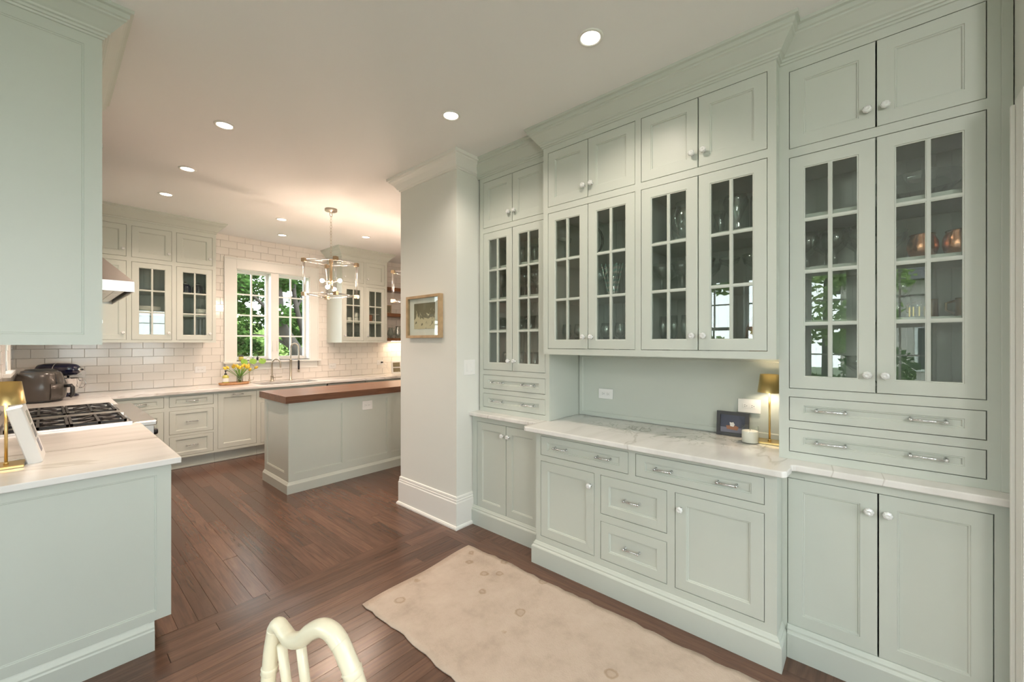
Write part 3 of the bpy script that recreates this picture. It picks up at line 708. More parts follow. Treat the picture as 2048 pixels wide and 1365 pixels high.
# marble worktop of the hutch with its stepped front
def og(xf, y0, y1, r=.02): return []
wt = MB().mat(MARBLE_CLOUD)
poly = [(2.819, 2.49), (2.302, 2.49), (2.302, 1.80), (2.292, 1.785), (2.262, 1.783), (2.252, 1.790), (2.160, 1.783), (2.146, 1.768),
        (2.146, .292), (2.160, .277), (2.252, .270), (2.262, .277), (2.292, .275), (2.302, .260), (2.302, -.409), (2.819, -.409)]
wt.prism(poly, .890, .9195)
tag(obj('marble_worktop', wt, bevel=.005), 'long white marble worktop of the hutch with a stepped front edge', 'worktop')

# ------------------------------------------------------------------ kitchen back run (faces -y)
KF = 6.08
TOE = MB
def kbase(name, label, x0, x1, z0=.137):
    t = thing(name, label, 'cabinet', (x0, KF, 0), 0)
    return t
def toe(t, w_, a=0):
    obj('toe_kick', MB().mat(SAGE).box(a, .075, 0, w_, .095, .136).box(a, .062, 0, w_, .075, .020), t, bevel=.004)
KD = YB - KF - .012
c1 = kbase('base_cabinet', 'pale base cabinet in the kitchen corner behind the range front', .45, .924)
face_frame(c1, 0, .474, .137, .889, [(.03, .739, .447, .863), (.03, .164, .447, .694)]); carcass(c1, 0, .474, .137, .888, KD)
drawer(c1, .03, .739, .447, .863, 1); door(c1, .03, .164, .447, .694, 'L', 'top', knob=False); toe(c1, .474)
c2 = kbase('base_cabinet', 'pale stack of three drawers under the back counter, left of the dishwasher', .924, 1.39)
w2 = .466
face_frame(c2, 0, w2, .137, .889, [(.018, .739, .442, .864), (.018, .420, .442, .695), (.018, .160, .442, .392)]); carcass(c2, 0, w2, .137, .888, KD)
drawer(c2, .018, .739, .442, .864, 1, fz=.034); drawer(c2, .018, .420, .442, .695, 1); drawer(c2, .018, .160, .442, .392, 1); toe(c2, w2)
c3 = thing('dishwasher', 'dishwasher behind a tall pale panel door with a nickel pull', 'dishwasher', (1.39, KF, 0), 0)
face_frame(c3, 0, .465, .137, .889, [(.020, .170, .445, .862)]); carcass(c3, 0, .465, .137, .888, KD)
d3 = door(c3, .020, .170, .445, .862, knob=False); obj('pull', pull_mesh(), d3, loc=(.232, 0, .836)); toe(c3, .465)
c4 = kbase('base_cabinet', 'pale sink cabinet under the kitchen window, half hidden by the island', 1.855, 2.755)
face_frame(c4, 0, .9, .137, .889, [(.03, .739, .45, .850), (.45, .739, .87, .850), (.03, .164, .45, .695), (.45, .164, .87, .695)]); carcass(c4, 0, .9, .137, .640, KD)
drawer(c4, .03, .739, .45, .850, 0 or 1); drawer(c4, .45, .739, .87, .850, 1); door(c4, .03, .164, .45, .695, 'R', 'top'); door(c4, .45, .164, .87, .695, 'L', 'top'); toe(c4, .9)
c5 = thing('undercounter_appliance', 'stainless drawer appliance under the back counter right of the sink', 'appliance', (2.765, KF, 0), 0)
obj('body', MB().mat(STEEL).box(.004, .03, .137, .606, KD, .885), c5); obj('drawer', MB().mat(STEEL).cbox(.008, -.012, .50, .602, .03, .880, .004), c5); obj('door', MB().mat(STEEL).cbox(.008, -.012, .16, .602, .03, .49, .004), c5)
obj('handle', MB().mat(NICKEL).tube([(.18, -.035, .845), (.43, -.035, .845)], .006, 8).box(.19, -.035, .84, .20, -.012, .85).box(.41, -.035, .84, .42, -.012, .85), c5); toe(c5, .61)
c6 = kbase('base_cabinet', 'pale drawer cabinet right of the steel appliance, behind the island', 3.385, 4.20)
face_frame(c6, 0, .815, .137, .889, [(.03, .739, .785, .862), (.03, .42, .785, .695), (.03, .164, .785, .392)]); carcass(c6, 0, .815, .137, .888, KD)
drawer(c6, .03, .739, .785, .862, 2); drawer(c6, .03, .42, .785, .695, 2); drawer(c6, .03, .164, .785, .392, 2); toe(c6, .815)
c7 = kbase('base_cabinet', 'pale base cabinet at the far right end of the back counter', 4.20, 5.0)
face_frame(c7, 0, .8, .137, .889, [(.03, .164, .40, .862), (.40, .164, .77, .862)]); carcass(c7, 0, .8, .137, .888, KD); door(c7, .03, .164, .4, .862, 'R', 'top'); door(c7, .4, .164, .77, .862, 'L', 'top'); toe(c7, .8)
# worktop: L shaped, hole for the sink
kw = MB().mat(MARBLE)
SX0, SX1, SY0, SY1 = 1.93, 2.70, 6.19, 6.58
kf = 6.04
kw.box(XL, 5.262, .890, .447, kf, .9195)
for (a, b_, c_, d_) in ((XL, SX0, kf, YB - .009), (SX1, 5.0, kf, YB - .009), (SX0, SX1, kf, SY0), (SX0, SX1, SY1, YB - .009)): kw.box(a, c_, .890, b_, d_, .9195)
tag(obj('marble_worktop', kw), 'L-shaped white marble worktop along the tiled back wall and corner', 'worktop')
sk = MB().mat(STEEL); e = .004
sk.box(SX0 - .01, SY0 - .01, .66, SX1 + .01, SY1 + .01, .664)
sk.box(SX0 - .01, SY0 - .01, .664, SX0, SY1 + .01, .889); sk.box(SX1, SY0 - .01, .664, SX1 + .01, SY1 + .01, .889); sk.box(SX0, SY0 - .01, .664, SX1, SY0, .889); sk.box(SX0, SY1, .664, SX1, SY1 + .01, .889)
st = thing('undermount_sink', 'stainless undermount sink below the kitchen window', 'sink', ((SX0 + SX1) / 2, (SY0 + SY1) / 2, 0)); b0 = obj('basin', sk, st, loc=(-(SX0 + SX1) / 2, -(SY0 + SY1) / 2, 0)); obj('drain', MB().mat(CHROME).lathe([(.04, .664), (.04, .667), (.02, .666)], 16), st)

# wall cabinets of the back wall
UF = 6.25; UD = YB - UF - .012
def wallcab(label, x0, w_, cols, solid_first=False, endpanel=None):
    t = thing('kitchen_wall_cabinet', label, 'cabinet', (x0, UF, 0), 0)
    ops = []
    for (a, b_, g_) in cols: ops += [(a, 2.457, b_, 2.812), (a, 1.522, b_, 2.408)]
    face_frame(t, 0, w_, 1.493, 2.99, ops)
    carcass(t, 0, w_, 2.43, 2.95, UD, name='box_carcass')
    carcass(t, 0, w_, 1.493, 2.43, UD, name='display_carcass')
    for z in (1.828, 2.100): shelf(t, .018, w_ - .018, z, .04, UD - .018)
    beadboard(t, .018, w_ - .018, 1.512, 2.41, UD - .018)
    return t
kp = [(0, 2.868), (.008, 2.870), (.010, 2.885), (.018, 2.888), (.030, 2.905), (.060, 2.945), (.085, 2.965), (.092, 2.972), (.095, 2.985), (.105, 2.988), (.107, 3.0), (0, 3.0)]
k1x = XL + .002
ku = wallcab('long pale wall cabinet left of the kitchen window, with two glass doors', k1x, 1.430 - k1x, [(.240 - k1x, .598 - k1x, 0), (.640 - k1x, .994 - k1x, 1), (1.036 - k1x, 1.393 - k1x, 1)])
for (a, b_, g_) in ((.240, .598, 0), (.640, .994, 1), (1.036, 1.393, 1)):
    door(ku, a - k1x, 2.457, b_ - k1x, 2.812, 'R', 'bottom'); door(ku, a - k1x, 1.522, b_ - k1x, 2.408, 'R', 'bottom', (2, 3) if g_ else None)
crown(ku, [(-.0, 0), (1.430 - k1x, 0), (1.430 - k1x, UD)], prof=kp)
k2x = 3.074
kv = wallcab('pale wall cabinet right of the kitchen window, two glass doors beside wood shelves', k2x, .801, [(.016, .374, 1), (.407, .759, 1)])
for (a, b_) in ((.016, .374), (.407, .759)):
    door(kv, a, 2.457, b_, 2.812, 'L', 'bottom'); door(kv, a, 1.522, b_, 2.408, 'L', 'bottom', (2, 3))
crown(kv, [(0, UD), (0, 0), (.801, 0), (.801, UD)], prof=kp)

# ------------------------------------------------------------------ left run (faces +x): peninsula, range, corner
pn = thing('peninsula_cabinet', 'sage green peninsula cabinet with a large recessed end panel', 'cabinet', (.414, 2.62, 0), R(90))
PL = 3.94 - 2.62; PD = .414 - XL - .009
face_frame(pn, .0202, PL, .137, .889, [(.05, .739, .64, .862), (.05, .164, .64, .695), (.68, .739, 1.27, .862), (.68, .164, 1.27, .695)])
carcass(pn, .02, PL, .137, .888, PD)
drawer(pn, .05, .739, .64, .862, 1); drawer(pn, .68, .739, 1.27, .862, 1); door(pn, .05, .164, .64, .695, 'R', 'top'); door(pn, .68, .164, 1.27, .695, 'L', 'top')
# end panel facing the breakfast room: local -x side
ep = MB().mat(SAGE); ep.M = Matrix.Rotation(R(-90), 4, 'Z')     # panel faces local -x
ep.rings(-PD, .137, 0, .889, [(0, 0, .02), (0, 0, 0), (.055, .045, 0), (.0565, .0465, .003), (.061, .051, .003), (.063, .053, .006)], True)
obj('end_panel', ep, pn)
tk = MB().mat(SAGE); tk.box(.0, .063, 0, PL, .083, .137)
tk.M = Matrix.Rotation(R(-90), 4, 'Z')
obj('toe_kick', tk, pn)
bm2 = [(0, 0), (.018, 0), (.018, .096), (.014, .103), (.014, .112), (.008, .122), (.004, .130), (0, .136)]
obj('base_moulding', MB().mat(SAGE).sweep([(.002, .64), (.002, .064)], bm2, 1), pn)
pw_ = MB().mat(MARBLE_VEINED).box(XL + .009, 2.59, .890, .450, 3.945, .9195)
tag(obj('marble_worktop', pw_, bevel=.004), 'veined white marble worktop on the green peninsula', 'worktop')
cc = thing('corner_cabinet', 'pale corner cabinet beyond the range, hidden below the air fryer', 'cabinet', (.414, 5.262, 0), R(90))
face_frame(cc, 0, KF - 5.262, .137, .889, [(.05, .164, KF - 5.262 - .05, .862)]); carcass(cc, 0, KF - 5.262, .137, .888, PD); door(cc, .05, .164, KF - 5.262 - .05, .862, 'R', 'top')
obj('toe_kick', MB().mat(SAGE).box(0, .063, 0, KF - 5.262, .083, .137), cc)
# near upper cabinet
nu = thing('kitchen_wall_cabinet', 'sage green wall cabinet hanging over the peninsula, seen end on', 'cabinet', (.171, 2.62, 0), R(90))
NL = 1.0; ND = .171 - XL - .009
face_frame(nu, .0202, NL, 1.481, 2.99, [(.05, 2.457, .49, 2.812), (.52, 2.457, .96, 2.812), (.05, 1.522, .49, 2.408), (.52, 1.522, .96, 2.408)])
carcass(nu, .02, NL, 1.481, 2.99, ND)
for (a, b_, s_) in ((.05, .49, 'R'), (.52, .96, 'L')): door(nu, a, 2.457, b_, 2.812, s_, 'bottom'); door(nu, a, 1.522, b_, 2.408, s_, 'bottom')
ep = MB().mat(SAGE); ep.M = Matrix.Rotation(R(-90), 4, 'Z')
ep.rings(-ND, 1.481, 0, 2.862, [(0, 0, .02), (0, 0, 0), (.057, .045, 0), (.0585, .0465, .003), (.063, .051, .003), (.065, .053, .006)], True); ep.box(-ND, 0, 2.862, 0, .02, 2.99)
ep.M = Matrix()
obj('end_panel', ep, nu)
crown(nu, [(0, ND), (0, 0), (NL, 0)])

# range
rg = thing('range', 'wide stainless steel range with black cast iron grates', 'range', (.47, 3.95, 0), R(90))
RW = 1.30
obj('body', MB().mat(STEEL).box(.003, 0, .12, RW - .003, .69, .905), rg)
for i in range(2): 
    od = obj('oven_door', MB().mat(STEEL).cbox(.02 + i * .64, -.03, .2, .64 + i * .63, .0, .74, .005), rg)
    obj('handle', MB().mat(CHROME).tube([(.06 + i * .64, -.075, .68), (.6 + i * .63, -.075, .68)], .012, 8).box(.08 + i * .64, -.075, .67, .1 + i * .64, -.03, .69).box(.56 + i * .63, -.075, .67, .58 + i * .63, -.03, .69), od)
obj('bullnose', MB().mat(STEEL).prism([(0, 0)], 0, 0) if False else MB().mat(STEEL).cbox(.0, -.075, .885, RW, .06, .922, .008), rg)
obj('control_panel', MB().mat(STEEL).box(.0, -.055, .77, RW, 0, .885), rg)
for i in range(8): obj('control_knob', MB().mat(BLACK).lathe([(.024, 0), (.024, .025), (.018, .035), (.001, .036)], 14, 'y'), rg, loc=(.09 + i * .16, -.055, .825))
obj('cooktop', MB().mat(STEEL).box(.0, .06, .905, RW, .66, .915).box(0, .06, .915, .03, .66, .932).box(RW - .03, .06, .915, RW, .66, .932).box(.49, .06, .915, .665, .66, .940).box(0, .66, .905, RW, .69, .945), rg)
def grate(x0, y0, w_, d_):
    m = MB().mat(IRON); z0, z1 = .925, .948
    for (a, b_, c_, e_) in ((x0, y0, x0 + w_, y0 + .014), (x0, y0 + d_ - .014, x0 + w_, y0 + d_), (x0, y0, x0 + .014, y0 + d_), (x0 + w_ - .014, y0, x0 + w_, y0 + d_), (x0 + w_ / 2 - .007, y0, x0 + w_ / 2 + .007, y0 + d_), (x0, y0 + d_ / 2 - .007, x0 + w_, y0 + d_ / 2 + .007)):
        m.box(a, b_, z0 + .006, c_, e_, z1)
    for fx in (.25, .75):
        for fy in (.5,):
            cx, cy = x0 + w_ * fx, y0 + d_ * fy
            for k in range(4):
                a = pi / 4 + k * pi / 2; p0 = (cx + .03 * cos(a), cy + .03 * sin(a), z1 + .004); p1 = (cx + .13 * cos(a), cy + .13 * sin(a), z1 - .004)
                m.tube([p0, p1], .006, 5, smooth=False)
    for (a, b_) in ((x0, y0), (x0 + w_ - .014, y0), (x0, y0 + d_ - .014), (x0 + w_ - .014, y0 + d_ - .014)): m.box(a, b_, .915, a + .014, b_ + .014, z0 + .007)
    return m
for (gx, gw) in ((.045, .43), (.68, .58)):
    for (gy, gd) in ((.085, .275), (.365, .275)):
        g_ = obj('grate', grate(gx, gy, gw, gd), rg)
        for fx in (.25, .75): obj('burner', MB().mat(IRON).lathe([(.05, .9155), (.05, .927), (.03, .934), (.001, .935)], 16), g_, loc=(gx + gw * fx, gy + gd / 2, 0))
# hood
hd = thing('range_hood', 'stainless steel pyramid hood above the range', 'range hood', (.42, 3.95, 0), R(90))
HL = 1.42; HD = .42 - XL - .012
lp = MB().mat(STEEL); z0, z1 = 1.852, 1.925
for (a, b_, c_, d_) in ((0, 0, HL, .006), (0, HD - .006, HL, HD), (0, .006, .006, HD - .006), (HL - .006, .006, HL, HD - .006)): lp.box(a, b_, z0, c_, d_, z1)
obj('lip', lp, hd)
cn = MB().mat(STEEL); cz = 2.32
b4 = [(0, 0, z1), (HL, 0, z1), (HL, HD, z1), (0, HD, z1), (.42, .33, cz), (HL - .42, .33, cz), (HL - .42, HD, cz), (.42, HD, cz)]
cn.add(b4, [(0, 1, 5, 4), (1, 2, 6, 5), (3, 0, 4, 7), (2, 3, 7, 6), (4, 5, 6, 7), (3, 2, 1, 0)])
obj('canopy', cn, hd)
obj('chimney', MB().mat(STEEL).box(.44, .345, cz, HL - .44, HD, CZ - .005), hd)
for i in range(3):
    fm = MB().mat(STEEL); x0_ = .03 + i * .455
    for k in range(9): fm.box(x0_ + .01, .05 + k * .055, 1.868, x0_ + .44, .085 + k * .055, 1.874)
    fm.box(x0_, .03, 1.872, x0_ + .45, .56, 1.878)
    obj('filter', fm, hd)

for i in range(2):
    hl = obj('hood_lamp', MB().mat(LIGHTM).lathe([(.03, 1.8665), (.001, 1.866)], 16, cap=False), hd, loc=(.35 + i * .72, .20, 0))
    d = bpy.data.lights.new('hood_beam', 'SPOT'); d.energy = 14; d.color = WARM; d.spot_size = R(130); d.shadow_soft_size = .03
    lo = bpy.data.objects.new('hood_beam', d); C.objects.link(lo); lo.parent = hd; lo.location = (.35 + i * .72, .20, 1.855)
# ------------------------------------------------------------------ island
il = thing('kitchen_island', 'pale panelled kitchen island under a thick walnut top', 'island', (1.578, 4.307, 0), 0)
IW = 4.27 - 1.578; ID = .665
obj('body', MB().mat(SAGEK).box(.012, .012, 0, IW - .012, ID - .012, .893), il)
def wainscot(t, x0, x1, ps, z0=.0, z1=.893, pz=(.187, .842), M=Matrix(), name='panel_frame'):
    m = MB().mat(SAGEK); m.M = M
    xs = [x0] + [q for p in ps for q in p] + [x1]
    for i in range(0, len(xs), 2): m.box(xs[i], 0, z0, xs[i + 1], .012, z1)
    for (a, b_) in ps: m.box(a, 0, z0, b_, .012, pz[0]); m.box(a, 0, pz[1], b_, .012, z1)
    for (a, b_) in ps:
        for (p, q, r, s) in ((a, a + .008, pz[0], pz[1]), (b_ - .008, b_, pz[0], pz[1]), (a + .008, b_ - .008, pz[0], pz[0] + .008), (a + .008, b_ - .008, pz[1] - .008, pz[1])): m.box(p, .005, r, q, .012, s)
    return obj(name, m, t)
ps = [(.055 + k * .547, .547 + k * .547) for k in range(4)] + [(2.243, IW - .055)]
wainscot(il, 0, IW, ps)
wainscot(il, 0, ID - .0122, [(.065, .555)], M=Matrix.Translation((0, ID, 0)) @ Matrix.Rotation(R(-90), 4, 'Z'))
IB = [(0, 0), (.020, 0), (.020, .085), (.015, .092), (.010, .100), (.004, .110), (0, .112)]
obj('base_moulding', MB().mat(SAGEK).sweep([(0, ID), (0, 0), (IW, 0), (IW, ID)], IB, 1), il)
ito = thing('walnut_worktop', 'thick walnut butcher block top on the kitchen island', 'worktop', (1.54, 4.27, .895))
SW = .062; yy = 0.0; tw_ = .745; k = 0
while yy < tw_ - .01:
    for (a, b_) in run(0, 2.77, prnd, 1.2, 2.2):
        key = ('st', round(b_ - a, 2))
        m = MB().mat(WALNUT).box(0, 0, 0, b_ - a, SW, .068)
        obj('stave', m, ito, loc=(a, yy, 0))
    yy += SW
# outlet on the island, drawn by the shared outlet builder below
# ------------------------------------------------------------------ recessed lights and chandeliers
LAB = ['recessed downlight in the ceiling just in front of the hutch, nearest one', 'recessed downlight in the ceiling above the far end of the rug',
       'recessed downlight nearest of the three on the range side', 'recessed downlight middle of the three on the range side', 'recessed downlight farthest of the three on the range side',
       'small recessed downlight between the chandelier and the left wall cabinet', 'recessed downlight closest to the kitchen window', 'recessed downlight in front of the right kitchen wall cabinet']
for i, (x, y) in enumerate([(1.776, 1.04), (1.775, 2.093), (.82, 3.368), (.814, 4.456), (.809, 5.377), (1.907, 5.412), (2.19, 6.197), (3.019, 5.415)]):
    t = thing('recessed_downlight', LAB[i], 'ceiling light', (x, y, CZ), 0, 'recessed ceiling downlights')
    obj('trim_ring', MB().mat(WHITE).lathe([(.046, -.001), (.050, -.006), (.060, -.006), (.063, -.001), (.063, 0), (.046, 0)], 28, cap=False), t)
    obj('diffuser', MB().mat(LIGHTM).lathe([(.047, -.002), (.001, -.0025)], 24, cap=False), t)
    d = bpy.data.lights.new('downlight_beam', 'SPOT'); d.energy = (DOWN_NEAR_W if i < 2 else DOWN_W * (.4 if i == 6 else 1)) * 4.0; d.color = (1.0, 0.86, 0.72) if i < 2 else WARM
    d.spot_size = R(140); d.spot_blend = 0.7; d.shadow_soft_size = .045
    lo = bpy.data.objects.new('downlight_beam', d); C.objects.link(lo); lo.location = (0, 0, -.012); lo.parent = t

def chandelier(label, cx, cy):
    t = thing('chandelier', label, 'chandelier', (cx, cy, CZ), R(29.5), 'cube chandeliers of clear rods over the island')
    obj('canopy', MB().mat(NICKEL).lathe([(.065, 0), (.065, -.022), (.060, -.026), (.012, -.030), (.008, -.04)], 28), t)
    obj('hook_ring', MB().mat(NICKEL).tube([(.022 * cos(a), 0, -.062 + .024 * sin(a)) for a in [2 * pi * k / 14 for k in range(14)]], .003, 6, closed=True), t)
    ch = MB().mat(NICKEL); z = -.098
    lk = 0
    while z > -.555:
        pts = []
        for k in range(12):
            a = 2 * pi * k / 12; u, v = .010 * cos(a), .021 * sin(a) 
            pts.append((u, 0, z + v) if lk % 2 == 0 else (0, u, z + v))
        ch.tube(pts, .0022, 5, closed=True); z -= .034; lk += 1
    obj('chain', ch, t)
    s = .195; zt, zb = -.602, -.975; r = .0135
    fz = zt
    for (sx_, sy_) in ((-1, -1), (1, -1), (1, 1), (-1, 1)):
        obj('upright_rod', MB().mat(ACRYL).lathe([(r, zb + .02), (r, zt - .02)], 10, o=(sx_ * s, sy_ * s, 0)), t)
        for zz in (zt, zb): obj('corner_block', MB().mat(ABRASS).cbox(sx_ * s - .021, sy_ * s - .021, zz - .021, sx_ * s + .021, sy_ * s + .021, zz + .021, .002), t)
    for zz in (zt, zb):
        for (p, q) in (((-s, -s), (s, -s)), ((s, -s), (s, s)), ((s, s), (-s, s)), ((-s, s), (-s, -s))):
            obj('side_rod', MB().mat(ACRYL).tube([(p[0] * .92 + q[0] * .08, p[1] * .92 + q[1] * .08, zz), (p[0] * .08 + q[0] * .92, p[1] * .08 + q[1] * .92, zz)], .0095, 10), t)
    for (p, q) in (((-s, -s), (0, 0)), ((s, s), (0, 0)), ((s, -s), (0, 0)), ((-s, s), (0, 0))):
        obj('cross_rod', MB().mat(ACRYL).tube([(p[0] * .9, p[1] * .9, zt), (p[0] * .12, p[1] * .12, zt + .012)], .006, 8), t)
    obj('stem', MB().mat(ABRASS).lathe([(.010, zt + .04), (.022, zt + .03), (.022, zt - .01), (.014, zt - .02), (.014, -.80), (.024, -.805), (.024, -.835), (.010, -.845)], 16), t)
    for k in range(4):
        a = pi / 4 + k * pi / 2 + R(-30); drop = (.085, 0, .085, 0)[k]
        dx, dy = cos(a), sin(a)
        m = MB().mat(ABRASS).tube([(dx * .015, dy * .015, -.815), (dx * .055, dy * .055, -.815 - drop), (dx * .075, dy * .075, -.812 - drop)], .007, 8)
        ar = obj('arm', m, t)
        obj('bulb', MB().mat(BULB).lathe([(.001, -.022), (.012, -.018), (.020, -.006), (.021, .004), (.014, .017), (.001, .022)], 14, o=(dx * .098, dy * .098, -.808 - drop)), ar)
    return t
chandelier('cube chandelier of clear rods hanging in front of the kitchen window', 2.13, 4.585)
chandelier('cube chandelier of clear rods partly hidden behind the white pier', 3.20, 4.52)

# ------------------------------------------------------------------ outlets, switches
def outlet(label, loc, rotz, w_=.118, h_=.076, parent_thing=None, big=False):
    t = thing('outlet_plate', label, 'outlet', loc, rotz)
    obj('cover_plate', MB().mat(PLATE).cbox(-w_ / 2, -.006, -h_ / 2, w_ / 2, 0, h_ / 2, .002), t)
    for s in (-1, 1):
        rc = obj('receptacle', MB().mat(PLATE).cbox(-.015, -.0085, -.014, .015, -.006, .014, .002), t, loc=(s * .019, 0, 0))
        obj('slots', MB().mat(BLACK).box(-.007, -.009, .004, .001, -.0084, .006).box(-.007, -.009, -.006, .001, -.0084, -.004).box(.005, -.009, -.002, .009, -.0084, .002), rc)
    return t
outlet('white outlet on the green niche wall, alone beside the left tower', (2.803, 1.508, 1.103), HR)
outlet('white outlet in the niche behind the charcoal photo frame', (2.803, .549, 1.108), HR, .122, .084)
outlet('white outlet set in the island side panel', (1.578 + .845, 4.307 + .012, .778), 0, .125, .10)
XW = lambda u, yy: None
outlet('white outlet on the tile between the stand mixer and the range', (.245, YB - .009, 1.13), 0, .12, .085)
outlet('white outlet on the tile left of the soap bottle', (1.375, YB - .009, 1.13), 0, .12, .085)
outlet('white outlet on the tile right of the kitchen window', (3.17, YB - .009, 1.10), 0, .12, .085)
oc = outlet('white outlet with a black plug, near the counter photo stand', (4.05, YB - .009, 1.13), 0, .12, .085)
tag(obj('power_cord', MB().mat(BLACK).cbox(4.06, YB - .045, 1.118, 4.10, YB - .018, 1.142, .004).mat(PLATE).tube([(4.08, YB - .04, 1.13), (4.15, YB - .05, 1.08), (4.22, YB - .04, .96), (4.27, YB - .05, .925)], .003, 6)), 'white cord with black plug from the outlet to the photo stand', 'cord')
sw = thing('switch_plate', 'white double rocker switch on the side of the pier', 'light switch', (2.308, 2.49, 1.287), 0)
obj('cover_plate', MB().mat(PLATE).cbox(-.062, -.006, -.062, .062, 0, .062, .002), sw)
for s in (-1, 1): obj('rocker', MB().mat(PLATE).cbox(s * .024 - .014, -.010, -.032, s * .024 + .014, -.006, .032, .002), sw)

# ------------------------------------------------------------------ picture on the pier
pf = thing('framed_print', 'oak framed abstract print with a white mat on the pier', 'picture', (2.168, 2.892, 1.715), HR)
w_, h_ = .472, .366; fr = MB().mat(OAK); k = .022
for (a, b_, c_, d_) in ((-w_ / 2, -h_ / 2, -w_ / 2 + k, h_ / 2), (w_ / 2 - k, -h_ / 2, w_ / 2, h_ / 2), (-w_ / 2 + k, -h_ / 2, w_ / 2 - k, -h_ / 2 + k), (-w_ / 2 + k, h_ / 2 - k, w_ / 2 - k, h_ / 2)): fr.box(a, -.038, b_, c_, 0, d_)
obj('frame', fr, pf); obj('mat_board', MB().mat(MATB).box(-w_ / 2 + k, -.012, -h_ / 2 + k, w_ / 2 - k, -.008, h_ / 2 - k), pf)
# the print is deckled paper: a flat sheet raised a little from the mat
obj('print', MB().mat(ART1).box(-.145, -.015, -.105, .145, -.0121, .118), pf)
obj('glazing', MB().mat(PANE).box(-w_ / 2 + k, -.026, -h_ / 2 + k, w_ / 2 - k, -.024, h_ / 2 - k), pf)

# ------------------------------------------------------------------ brass lamps
def lamp(label, x, y, z, rot, watt):
    t = thing('table_lamp', label, 'lamp', (x, y, z), rot)
    obj('base', MB().mat(BRASS).cbox(-.065, -.055, 0, .065, .055, .012, .002), t)
    obj('pole', MB().mat(BRASS).lathe([(.0055, .012), (.0055, .30)], 12).lathe([(.009, .012), (.008, .020), (.0055, .022)], 12), t)
    obj('lamp_shade', MB().mat(BRASS).lathe([(.060, .288), (.047, .390), (.0455, .390), (.0585, .288)], 36, cap=False), t)
    obj('diffuser', MB().mat(LGLOW).lathe([(.030, .345), (.032, .360), (.001, .361)], 20), t)
    d = bpy.data.lights.new('lamp_bulb', 'POINT'); d.energy = watt; d.color = (1.0, .83, .64); d.shadow_soft_size = .02
    lo = bpy.data.objects.new('lamp_bulb', d); C.objects.link(lo); lo.parent = t; lo.location = (0, 0, .325)
    return t
lamp('slim brass cordless lamp in the hutch niche beside the candle', 2.716, .430, .9195, HR, 2.0)
lamp('slim brass cordless lamp on the peninsula worktop at the frame edge', -.118, 2.985, .9195, R(90), 1.3)

# ------------------------------------------------------------------ niche: photo frame, candle
ff = thing('framed_photo', 'small charcoal photo frame leaning on the niche wall', 'photo frame', (2.765, .632, .921), HR)
ff.rotation_euler = (R(-5), 0, HR)
k = .020; w_, h_ = .176, .146; m = MB().mat(DARKF)
for (a, b_, c_, d_) in ((-w_ / 2, 0, -w_ / 2 + k, h_), (w_ / 2 - k, 0, w_ / 2, h_), (-w_ / 2 + k, 0, w_ / 2 - k, k), (-w_ / 2 + k, h_ - k, w_ / 2 - k, h_)): m.box(a, -.012, b_, c_, .012, d_)
m.box(-w_ / 2 + .003, .004, .003, w_ / 2 - .003, .010, h_ - .003)
obj('frame', m, ff)
ph = MB().mat(mat('photo_dark_blue', (.05, .055, .09), .4)).box(-w_ / 2 + k, -.002, k + .03, w_ / 2 - k, .003, h_ - k).mat(mat('photo_table_grey', (.20, .20, .26), .5)).box(-w_ / 2 + k, -.0025, k, w_ / 2 - k, .003, k + .03)
obj('photograph', ph, ff)
bk = MB().mat(mat('basket_brown', (.32, .15, .09), .6)).prism([(-.030, .040), (.026, .036), (.034, .056), (.020, .062), (-.012, .062), (-.036, .060)], 0, .002)
bk.v = [(a, -.003 - c_, b_) for (a, b_, c_) in bk.v]
obj('picture_basket', bk, ff)
bd = MB().mat(mat('bird_white', (.7, .68, .66), .6)).prism([(-.012, .058), (.006, .056), (.012, .070), (.004, .084), (-.004, .080), (-.016, .082)], 0, .002)
bd.v = [(a, -.0045 - c_, b_) for (a, b_, c_) in bd.v]
obj('picture_bird', bd, ff)
cd = thing('candle_jar', 'white wax candle in a clear glass jar beside the charcoal frame', 'candle', (2.650, .515, .9195))
obj('jar', MB().mat(PANE).lathe([(.001, 0), (.043, .001), (.0432, .095), (.0422, .0955)], 28, cap=False), cd)
obj('wax', MB().mat(WAX).lathe([(.0405, .004), (.0415, .006), (.0415, .066), (.0405, .0685), (.038, .069), (.001, .0685)], 28), cd)
obj('wick', MB().mat(BLACK).lathe([(.001, .068), (.001, .078)], 6), cd)

